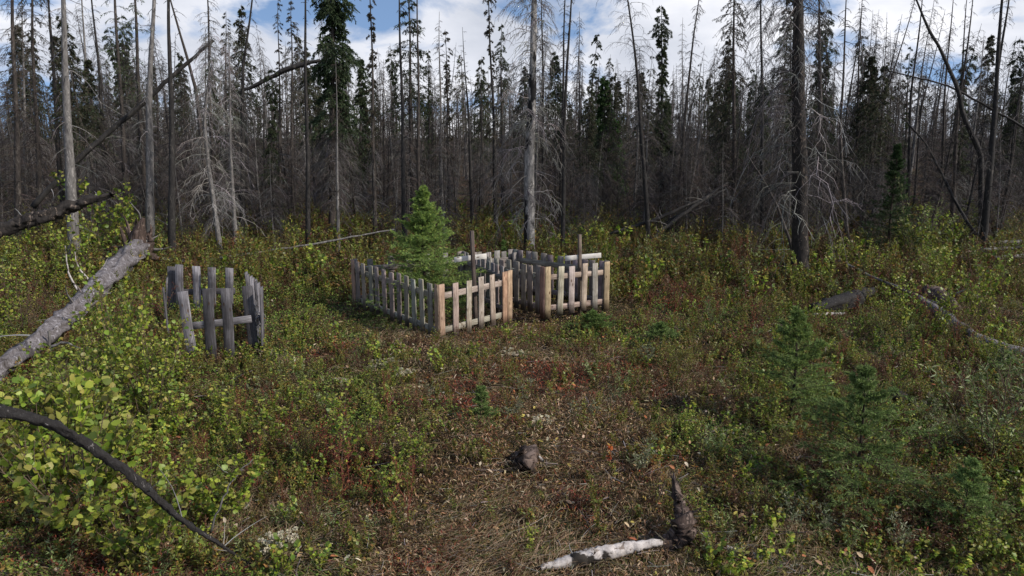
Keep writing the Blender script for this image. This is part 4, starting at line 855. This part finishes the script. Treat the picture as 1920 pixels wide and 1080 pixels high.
# ------------------------------------------------------------------ young spruces
def young(label, loc, h, wr, seed, cols, nb=110, tw=10, per=26, ns=.02, tipc=None, lo=.03):
    rng = np.random.default_rng(seed); x, y = loc[0], loc[1]
    root = empty('young_spruce', (x, y, gz(x, y) - .02)); tag(root, label, 'young tree')
    def axis(z): z = np.asarray(z); return np.stack([.015 * np.sin(z * 4), .015 * np.cos(z * 3), z], -1)
    tr = MB(); K = 14; z = np.linspace(0, h, K); tubes(tr, axis(z)[None], (.022 * h / 1.5 * (1 - .88 * z / h))[None], 7, (.8, .7, .6), .1, rng); tr.build('trunk', M['brown'], root, True)
    # whorled upswept branches
    nw = max(7, int(h * 9)); zz = lo * h + (h * .93 - lo * h) * (np.arange(nw) / (nw - 1)) ** .95
    per_w = int(nb / nw); N = nw * per_w
    zb = np.repeat(zz, per_w) + (rng.random(N) - .5) * h * .03; t = zb / h
    a = rng.random(N) * 2 * PI; L = wr * (1.0 - t) ** 1.35 * 1.1 * (.5 + .75 * rng.random(N)) + .02 * np.where(t < .18, .85, 1)
    s = np.linspace(0, 1, 6)[None]; rise = (.05 + .95 * t + (rng.random(N) - .5) * .25)[:, None]
    P = axis(zb)[:, None] + np.stack([np.cos(a)[:, None] * L[:, None] * s, np.sin(a)[:, None] * L[:, None] * s, L[:, None] * (rise * s - .28 * s ** 2 + .12 * s ** 3)], -1)
    P[:, 1:] += (rng.random((N, 5, 3)) - .5) * .02
    br = MB(); tubes(br, P, np.linspace(1, .35, 6)[None] * .005 * np.ones((N, 1)), 3, (.09, .065, .045))
    W, l = twig_set(rng, P, L, tw, .42, .0, out=.85, smin=.15, curl=.12)
    tubes(br, W, np.linspace(.5, .3, 4)[None] * .004 * np.ones((len(W), 1)), 3, (.1, .08, .05)); nl = MB()
    clumps(nl, rng, W, per, ns, cols, .24, .8); clumps(nl, rng, P, per * 2, ns, cols, .24, .8)
    top = axis(np.linspace(h * .75, h, 4))[None]; clumps(nl, rng, top, 110, ns * .6, cols, .25, .5)
    if tipc is not None:
        tips = W[:, 2:]; clumps(nl, rng, tips, per // 3, ns, tipc, .28, .7)
    V, Q, T, Cc, G = br.arrays(); nl.add(V, Q, T, Cc); nl.build('crown', M['needle'], root)
cenx = (g1[0] + g1[1] + g1[2] + g1[3]) / 4
ysp = at_z(788, 548)[:2] if False else np.array([at_y(795, 500, 11.3)[0], 11.3])
GRN = [(.18, .28, .075), (.24, .35, .09), (.12, .2, .055)]
YTIP = [(.33, .4, .1), (.26, .33, .08)]
BLU = [(.19, .28, .085), (.26, .36, .11), (.13, .19, .06)]
htop = at_y(780, 350, 11.3)[2]
young('bushy bright green young spruce growing inside the nearer pale fence', ysp, htop * 1.08, 1.08, 1, GRN, nb=300, tw=11, per=22, ns=.034, tipc=YTIP)
young('slender green young spruce with a forked tip, tallest on the right side of the clearing', gp(1480, 800), 1.2, .74, 2, BLU, nb=84, tw=9, per=26, ns=.032, tipc=[(.22, .29, .07)], lo=.22)
young('dense low dark young spruce in front of the slender one, lower right', gp(1600, 930), 1.08, .8, 3, BLU, nb=84, tw=9, per=26, ns=.032, tipc=[(.17, .23, .07)])
young('low spreading young spruce at the foot of the farther fence', gp(1110, 615), .34, .5, 4, GRN, nb=80, tw=9, per=22, ns=.028)
young('dark low young spruce right of the farther fence', gp(1235, 645), .36, .42, 5, BLU, nb=80, tw=9, per=20, ns=.028)
young('small dark young spruce alone in the middle of the foreground', gp(900, 815), .42, .2, 6, BLU, nb=60, tw=8, per=22, ns=.024)
young('tiny young spruce poking up inside the farther fence', np.array([at_y(945, 480, 13.2)[0], 13.2]), .95, .3, 7, GRN, nb=70, tw=8, per=18, ns=.03)
young('young spruce low at the right edge behind the grey-green willow', gp(1800, 1000), .6, .35, 8, BLU, nb=70, tw=9, per=22, ns=.026)
young('green young spruce at the forest edge right of the big charred tree', np.array([at_y(1662, 480, 16)[0], 16]), 2.7, .8, 9, [(.05, .09, .03), (.035, .07, .025)], nb=170, tw=9, per=12, ns=.05)
young('small young spruce hidden beside the left end of the pinkish log', gp(1880, 720), .4, .3, 10, BLU, nb=60, tw=8, per=20, ns=.026)
# white flower heads and the orange sprig
def flowers(label, loc, n, r, h, seed, size=.018):
    rng = np.random.default_rng(seed); x, y = loc[0], loc[1]; root = empty('flower_cluster', (x, y, gz(x, y))); tag(root, label, 'flowers')
    e = np.stack([(rng.random(n) - .5) * 2 * r, (rng.random(n) - .5) * 2 * r, h * (.6 + .5 * rng.random(n))], 1)
    P = np.stack([e * np.array([.2, .2, 0]), e * np.array([.7, .7, .6]), e], 1); st_ = MB(); tubes(st_, P, np.full((n, 3), .002), 3, (.12, .12, .05)); st_.build('stems', M['twig'], root)
    hd = MB(); k = 26; u = nrm(rng.random((n, k, 3)) - .5) * np.array([1, 1, .6]) + np.array([0, 0, .25])
    leaves(hd, (e[:, None] + u * size * .25).reshape(-1, 3), u.reshape(-1, 3), np.full(n * k, size * .8), 1.3, pal(rng, n * k, [(.62, .58, .44), (.55, .5, .36)], .15), rng, False); hd.build('flower_heads', M['leaf'], root)
flowers('white everlasting flower cluster at the bottom left of centre', gp(525, 1062), 34, .1, .16, 1, .022)
flowers('pale lichen-like flower cluster in the middle of the clearing, left one', gp(715, 705), 30, .16, .1, 2, .02)
flowers('pale flower cluster just right of the left one in the clearing', gp(760, 722), 24, .1, .1, 3, .02)
flowers('small pale flower cluster below the front corner of the pale fences', gp(960, 678), 20, .14, .08, 4, .02)
flowers('grey-white plant cluster right of the small dark young spruce', gp(1015, 812), 22, .08, .12, 5, .02)
flowers('cream plant cluster at the middle left of the clearing', gp(640, 742), 22, .07, .12, 6, .018)
def sprig(loc):
    rng = np.random.default_rng(9); x, y = loc[0], loc[1]; root = empty('orange_sprig', (x, y, gz(x, y))); tag(root, 'small bright orange-red leafy sprig standing alone in the foreground', 'plant')
    P = smooth_path([(0, 0, 0), (.01, 0, .1), (0, 0, .19)], 6); st_ = MB(); tubes(st_, P[None], np.full((1, 6), .0025), 4, (.15, .05, .03)); st_.build('stem', M['twig'], root)
    lf = MB(); n = 26; q = rng.random(n); p = np.stack([0 * q, 0 * q, .05 + .14 * q], 1); leaves(lf, p, nrm(rng.random((n, 3)) - .5), np.full(n, .035), 1.1, pal(rng, n, [(.42, .09, .03), (.5, .14, .04), (.45, .24, .06)]), rng); lf.build('foliage', M['leaf'], root)
sprig(gp(1142, 885))
print('shrubs', time.time() - T0)
# ------------------------------------------------------------------ ground cover (stuff)
def scatter(n, dmin, dmax, rng, pw=1.0, pad=330):
    u = rng.random(n); e = 1 - pw
    D = (dmin ** e + u * (dmax ** e - dmin ** e)) ** (1 / e) if abs(e) > 1e-6 else dmin * (dmax / dmin) ** u
    px = -pad + (1920 + 2 * pad) * rng.random(n); x = (px - 960) / F * (D * ct + CH * st)
    return x, D
ingrave = []
def inquad(x, y, q):
    ins = np.ones(len(x), bool)
    for i in range(4):
        a, b = q[i], q[(i + 1) % 4]; ins &= ((b[0] - a[0]) * (y - a[1]) - (b[1] - a[1]) * (x - a[0])) > 0
    return ins
def pxpy(x, y):
    d = y * ct + CH * st; return 960 + F * x / d, 540 - F * (-CH * ct + y * st) / d
def moist(x, y):
    """0 dry brown .. 1 green, plus red patches; follows the patches the photo shows"""
    px, py = pxpy(x, y)
    g = vnoise(x, y, .9, 5) * .5 + vnoise(x, y, 2.6, 6) * .35 + vnoise(x, y, 7, 7) * .25 - .05
    def blob(cx, cy, rx, ry): return np.exp(-((px - cx) / rx) ** 2 - ((py - cy) / ry) ** 2)
    g = g + .35 * blob(570, 600, 160, 60) + .3 * blob(250, 800, 280, 250) + .22 * blob(1550, 700, 300, 160) - .3 * blob(1050, 1000, 330, 130) - .22 * blob(1000, 740, 260, 60) - .2 * blob(450, 980, 150, 120) + .15 * blob(1100, 620, 200, 40)
    g = .5 + (g - .5) * 1.5 + .35 * blob(560, 590, 130, 45) + .2 * blob(1130, 650, 160, 50)
    rd = vnoise(x, y, 1.1, 8) * .6 + vnoise(x, y, 4, 9) * .4 + .35 * blob(620, 680, 90, 40) + .2 * blob(600, 850, 80, 90) + .2 * blob(1200, 520, 300, 50) + .25 * blob(1450, 545, 70, 40) - .1
    return g, rd
def covercols(x, y, rng):
    n = len(x); g, rd = moist(x, y); q = g + (rng.random(n) - .5) * .3
    c = np.where((q > .62)[:, None], pal(rng, n, [(.08, .13, .025), (.13, .19, .035), (.055, .095, .02), (.19, .23, .05)]),
        np.where((q > .42)[:, None], pal(rng, n, [(.11, .105, .028), (.16, .13, .04), (.08, .07, .025), (.2, .15, .055)]),
                 pal(rng, n, [(.22, .12, .065), (.32, .2, .12), (.09, .05, .03), (.42, .32, .21), (.17, .12, .035)])))
    rr = (rd + (rng.random(n) - .5) * .3) > .62
    c = np.where(rr[:, None], pal(rng, n, [(.2, .045, .03), (.27, .07, .035), (.13, .035, .028), (.22, .1, .05)]), c)
    return c
rg = np.random.default_rng(70)
def fdist(x, y):
    out = np.full(len(x), 9.0); P_ = np.stack([x, y], 1)
    for q in (g1, g2):
        for i in (0, 3):
            a, b = q[i], q[(i + 1) % 4]; t = np.clip(((P_ - a) @ (b - a)) / ((b - a) @ (b - a)), 0, 1)
            out = np.minimum(out, np.linalg.norm(P_ - (a + t[:, None] * (b - a)), axis=1))
    return out
def clearing(x, y):
    px, py = pxpy(x, y); out = np.clip((py - 540) / 60, 0, 1)
    return out
def leaf_cover():
    mb = MB(); n = 500000
    x, y = scatter(n, 4.0, 24, rg, .75)
    far = y / 8.0
    sz = .016 * (1 + .45 * far) * (.6 + .8 * rg.random(n))
    g, rd = moist(x, y)
    hm = (.03 + .12 * vnoise(x, y, 1.6, 11) ** 2 + .12 * np.clip(g - .5, 0, 1)) * (1 + .8 * (1 - clearing(x, y)))
    hm = hm * np.clip(fdist(x, y) / .6, .25, 1)
    z = gz(x, y) + hm * rg.random(n) ** .7
    D = nrm(np.stack([rg.random(n) - .5, rg.random(n) - .5, (rg.random(n) - .35) * .9], 1))
    cc_ = covercols(x, y, rg); dry = (cc_[:, 0] > cc_[:, 1] * 1.15)
    leaves(mb, np.stack([x, y, z], 1), D, sz * np.where(dry, 1.7, 1.0), np.where(dry, .22 + .25 * rg.random(n), 1.1), cc_, rg, False, up=1.0)
    tag(mb.build('ground_cover', M['litter']), 'mixed green, brown and red low leaves carpeting the clearing', 'ground cover', kind='stuff')
leaf_cover()
def grass():
    mb = MB(); n = 165000; x, y = scatter(n, 4.0, 20, rg, .8)
    g, rd = moist(x, y); keep = (vnoise(x, y, 1.9, 14) + (rg.random(n) - .5) * .5 > .42); x, y = x[keep], y[keep]; n = len(x)
    far = y / 8; L = .11 * (.5 + rg.random(n)) * (1 + .25 * far); a = vnoise(x, y, 1.5, 15) * 12 + (rg.random(n) - .5) * 2.4; s = np.linspace(0, 1, 4)[None]
    lay = (.25 + .9 * rg.random(n))[:, None]
    H = (.55 * (1.1 - lay * .8)) * L[:, None]
    P = np.stack([x[:, None] + np.cos(a)[:, None] * L[:, None] * s * lay, y[:, None] + np.sin(a)[:, None] * L[:, None] * s * lay, gz(x, y)[:, None] + .02 + .05 * rg.random((n, 1)) + H * (1.8 * s - 1.1 * s * s)], -1)
    c = np.where((rg.random(n) < .72)[:, None], pal(rg, n, [(.4, .28, .17), (.28, .19, .11), (.17, .11, .06), (.5, .39, .26)]), pal(rg, n, [(.09, .12, .04), (.13, .15, .05)]))
    tubes(mb, P, np.linspace(1, .25, 4)[None] * (.0011 * (1 + .5 * far))[:, None], 3, c)
    tag(mb.build('dry_grass', M['litter']), 'thin dry straw and bent grass over the clearing', 'grass', kind='stuff')
grass()
def fallen_leaves():
    mb = MB(); n = 4200; x, y = scatter(n, 4.0, 13, rg, .8, 250); px, py = pxpy(x, y)
    m_ = vnoise(x, y, 1.4, 71); keep = (m_ + (rg.random(n) - .5) * .6 > .5) & (fdist(x, y) > .1); x, y = x[keep], y[keep]; n = len(x)
    D = nrm(np.stack([rg.random(n) - .5, rg.random(n) - .5, (rg.random(n) - .5) * .5], 1))
    leaves(mb, np.stack([x, y, gz(x, y) + .05 + .05 * rg.random(n)], 1), D, .03 + .035 * rg.random(n), .8, pal(rg, n, [(.42, .32, .2), (.3, .2, .11), (.5, .42, .3), (.35, .13, .06), (.4, .33, .08)], .3), rg, True, up=1.4)
    tag(mb.build('fallen_leaves', M['litter']), 'pale dry and rusty leaves lying on the clearing', 'leaves', kind='stuff')
fallen_leaves()
def twigs_litter():
    mb = MB(); n = 4200; x, y = scatter(n, 4.0, 18, rg, .8); L = .06 + .25 * rg.random(n) ** 2; a = rg.random(n) * 6.28; s = np.linspace(-.5, .5, 4)[None]
    cv = (rg.random((n, 1)) - .5) * .5
    P = np.stack([x[:, None] + L[:, None] * (np.cos(a)[:, None] * s - np.sin(a)[:, None] * cv * s * s), y[:, None] + L[:, None] * (np.sin(a)[:, None] * s + np.cos(a)[:, None] * cv * s * s), gz(x, y)[:, None] + .03 + .06 * rg.random((n, 1)) + L[:, None] * s * (rg.random((n, 1)) - .5) * .5], -1)
    tubes(mb, P, np.full((n, 4), 1.0) * (.0014 + .0022 * rg.random((n, 1)) ** 2), 4, pal(rg, n, [(.2, .18, .16), (.12, .1, .09), (.3, .27, .25), (.05, .04, .035), (.08, .06, .05)]))
    tag(mb.build('fallen_twigs', M['twig']), 'small dead twigs scattered on the forest floor', 'twigs', kind='stuff')
twigs_litter()
def herbs():
    out = MB(); srcs = []
    for k in range(8):
        rng = np.random.default_rng(300 + k); m = MB(); ns = [3, 3, 4, 5, 3, 6, 4, 1][k]
        cols = [YG, YGD, YGD, [(1.0, 1.0, 1.0)], RED, BRNL, WIL, BRNL][k]
        wid = [1.3, 1.1, .5, .5, .5, .5, .45, .4][k]
        a = rng.random(ns) * 6.28; sp = .12 * rng.random(ns) + .03; s = np.linspace(0, 1, 4)[None]; h = .7 + .5 * rng.random(ns)
        P = np.stack([np.cos(a)[:, None] * sp[:, None] * (1 + 2 * s), np.sin(a)[:, None] * sp[:, None] * (1 + 2 * s), h[:, None] * s], -1)
        tubes(m, P, np.linspace(1, .4, 4)[None] * .012 * np.ones((ns, 1)), 3, (.1, .07, .045))
        per = 34; q = .12 + .88 * rng.random((ns, per)); f = q * 2.999; i = f.astype(int); fr = (f - i)[..., None]; ix = np.arange(ns)[:, None]
        p = P[ix, i] * (1 - fr) + P[ix, i + 1] * fr; n = ns * per; d = nrm(rng.random((n, 3)) - .5) + np.array([0, 0, .3])
        c = pal(rng, n, YGD if k == 3 else cols)
        leaves(m, p.reshape(-1, 3), d, .125 * (.6 + .7 * rng.random(n)), wid, c, rng, False)
        srcs.append(m.arrays())
    for k in range(8):
        n = [1400, 2400, 1500, 1300, 800, 1600, 450, 800][k]
        x, y = scatter(n, 4.3, 26, rg, .35); px, py = pxpy(x, y); cl = clearing(x, y)
        side = np.clip(np.abs(px - 950) / 600, 0, 1)
        g, rd = moist(x, y)
        keep = rg.random(n) < (1 - cl) * .95 + cl * (.3 + .65 * side ** 1.5)
        if k == 4: keep &= rd > .45
        if k in (0,): keep &= g > .45
        keep &= ~(inquad(x, y, g1) | inquad(x, y, g2)) & (fdist(x, y) > .55)
        x, y, cl = x[keep], y[keep], cl[keep]; n = len(x)
        sc = (.2 + .3 * rg.random(n)) * (.55 + .75 * (1 - cl)); pos = np.stack([x, y, gz(x, y) - .01], 1)
        replicate(out, srcs[k], pos, rg.random(n) * 6.28, sc, tilt=(rg.random((n, 2)) - .5) * .4, cm=.7 + .6 * rg.random((n, 1)) * np.ones((1, 3)))
    for k in range(8):
        n = [2600, 2900, 1600, 1900, 1900, 1900, 700, 800][k]
        x, y = scatter(n, 4.1, 15, rg, .7); g, rd = moist(x, y)
        m_ = vnoise(x, y, 1.25, 30 + k) * .7 + vnoise(x, y, 3.5, 50 + k) * .3
        keep = m_ > [.56, .5, .55, .55, .6, .55, .64, .62][k]
        if k in (0, 1): keep &= g > .35
        if k == 4: keep &= rd > .35
        px, py = pxpy(x, y)
        def blob(cx, cy, rx, ry): return np.exp(-((px - cx) / rx) ** 2 - ((py - cy) / ry) ** 2)
        keep &= rg.random(n) > np.clip(1.5 * blob(1060, 1010, 400, 150) + .8 * blob(950, 730, 250, 60) + .8 * blob(460, 1010, 140, 90) + .6 * blob(1000, 860, 260, 60), 0, .95)
        keep &= ~(inquad(x, y, g1) | inquad(x, y, g2)) & (fdist(x, y) > .4)
        x, y, m_ = x[keep], y[keep], m_[keep]; n = len(x)
        sc = .11 + .16 * rg.random(n) + .25 * (m_ - .5); pos = np.stack([x, y, gz(x, y) - .01], 1)
        replicate(out, srcs[k], pos, rg.random(n) * 6.28, sc, tilt=(rg.random((n, 2)) - .5) * .7, zs=.5 + .5 * rg.random(n), cm=.75 + .6 * rg.random((n, 1)) * np.ones((1, 3)))
    tag(out.build('undergrowth', M['leaf']), 'small mixed herbs and seedlings filling the forest edge', 'undergrowth', kind='stuff')
herbs()
print('cover', time.time() - T0)
# ------------------------------------------------------------------ light and sky
SUN_EL, SX, SY = math.radians(38), .93, -.36
sd = Vector((math.cos(SUN_EL) * SX / math.hypot(SX, SY), math.cos(SUN_EL) * SY / math.hypot(SX, SY), math.sin(SUN_EL)))
sl = bpy.data.lights.new('sun', 'SUN'); sl.energy = 3.4; sl.angle = math.radians(2.5); sl.color = (1, .93, .84)
so = bpy.data.objects.new('sun', sl); C.objects.link(so); so.rotation_euler = (-sd).to_track_quat('-Z', 'Y').to_euler(); so.location = (20, -5, 30)
w = bpy.data.worlds.new('World'); bpy.context.scene.world = w; w.use_nodes = True; nt = w.node_tree; nt.nodes.clear()
wo = nt.nodes.new('ShaderNodeOutputWorld'); bg = nt.nodes.new('ShaderNodeBackground'); nt.links.new(bg.outputs[0], wo.inputs[0]); bg.inputs[1].default_value = .1
tc = nt.nodes.new('ShaderNodeTexCoord')
up = nd(nt, 'VectorMath', operation='ADD'); up.inputs[1].default_value = (0, 0, .3); nt.links.new(tc.outputs['Generated'], up.inputs[0])
nz = nd(nt, 'VectorMath', operation='NORMALIZE'); nt.links.new(up.outputs[0], nz.inputs[0])
sky = nt.nodes.new('ShaderNodeTexSky'); sky.sky_type = 'NISHITA'; sky.sun_disc = False; sky.sun_elevation = SUN_EL; sky.sun_rotation = math.atan2(SX, SY); nt.links.new(nz.outputs[0], sky.inputs[0])
mp = nd(nt, 'Mapping'); mp.inputs['Scale'].default_value = (1, 1, 2.3); mp.inputs['Location'].default_value = (3.3, .7, 1.2); nt.links.new(tc.outputs['Generated'], mp.inputs[0])
n1 = nd(nt, 'TexNoise', i_Scale=5.5, i_Detail=7, i_Roughness=.55, i_Distortion=.3); nt.links.new(mp.outputs[0], n1.inputs[0])
n2 = nd(nt, 'TexNoise', i_Scale=3.0, i_Detail=6, i_Roughness=.55); nt.links.new(mp.outputs[0], n2.inputs[0])
sx = nd(nt, 'SeparateXYZ'); nt.links.new(tc.outputs['Generated'], sx.inputs[0])
el = nd(nt, 'MapRange', i_1=.0, i_2=.6, i_3=.06, i_4=-.16); nt.links.new(sx.outputs[2], el.inputs[0])
ad = nd(nt, 'Math', operation='ADD'); nt.links.new(n1.outputs[0], ad.inputs[0]); nt.links.new(el.outputs[0], ad.inputs[1])
cm = ramp(nt, ad.outputs[0], [(.39, (0, 0, 0)), (.5, (1, 1, 1))])
sb = mixc(nt, 1.0, sky.outputs[0], (1.25, 1.3, 1.35), 'MULTIPLY')
cc = ramp(nt, n2.outputs[0], [(.33, (4.2, 4.5, 5.2)), (.5, (6.0, 6.2, 6.8)), (.66, (8.2, 8.2, 8.5))])
mx = mixc(nt, cm.outputs[0], sb, cc.outputs[0]); nt.links.new(mx, bg.inputs[0])
sc = bpy.context.scene
sc.view_settings.view_transform = 'Standard'; sc.view_settings.look = 'None'; sc.view_settings.exposure = .45; sc.view_settings.gamma = 1
sc.cycles.use_denoising = True; sc.cycles.max_bounces = 5; sc.cycles.diffuse_bounces = 3; sc.cycles.transmission_bounces = 3; sc.cycles.glossy_bounces = 2
sc.render.film_transparent = False
for o in list(bpy.data.objects):       # leftovers
    pass
print('done', time.time() - T0, len(bpy.data.objects))
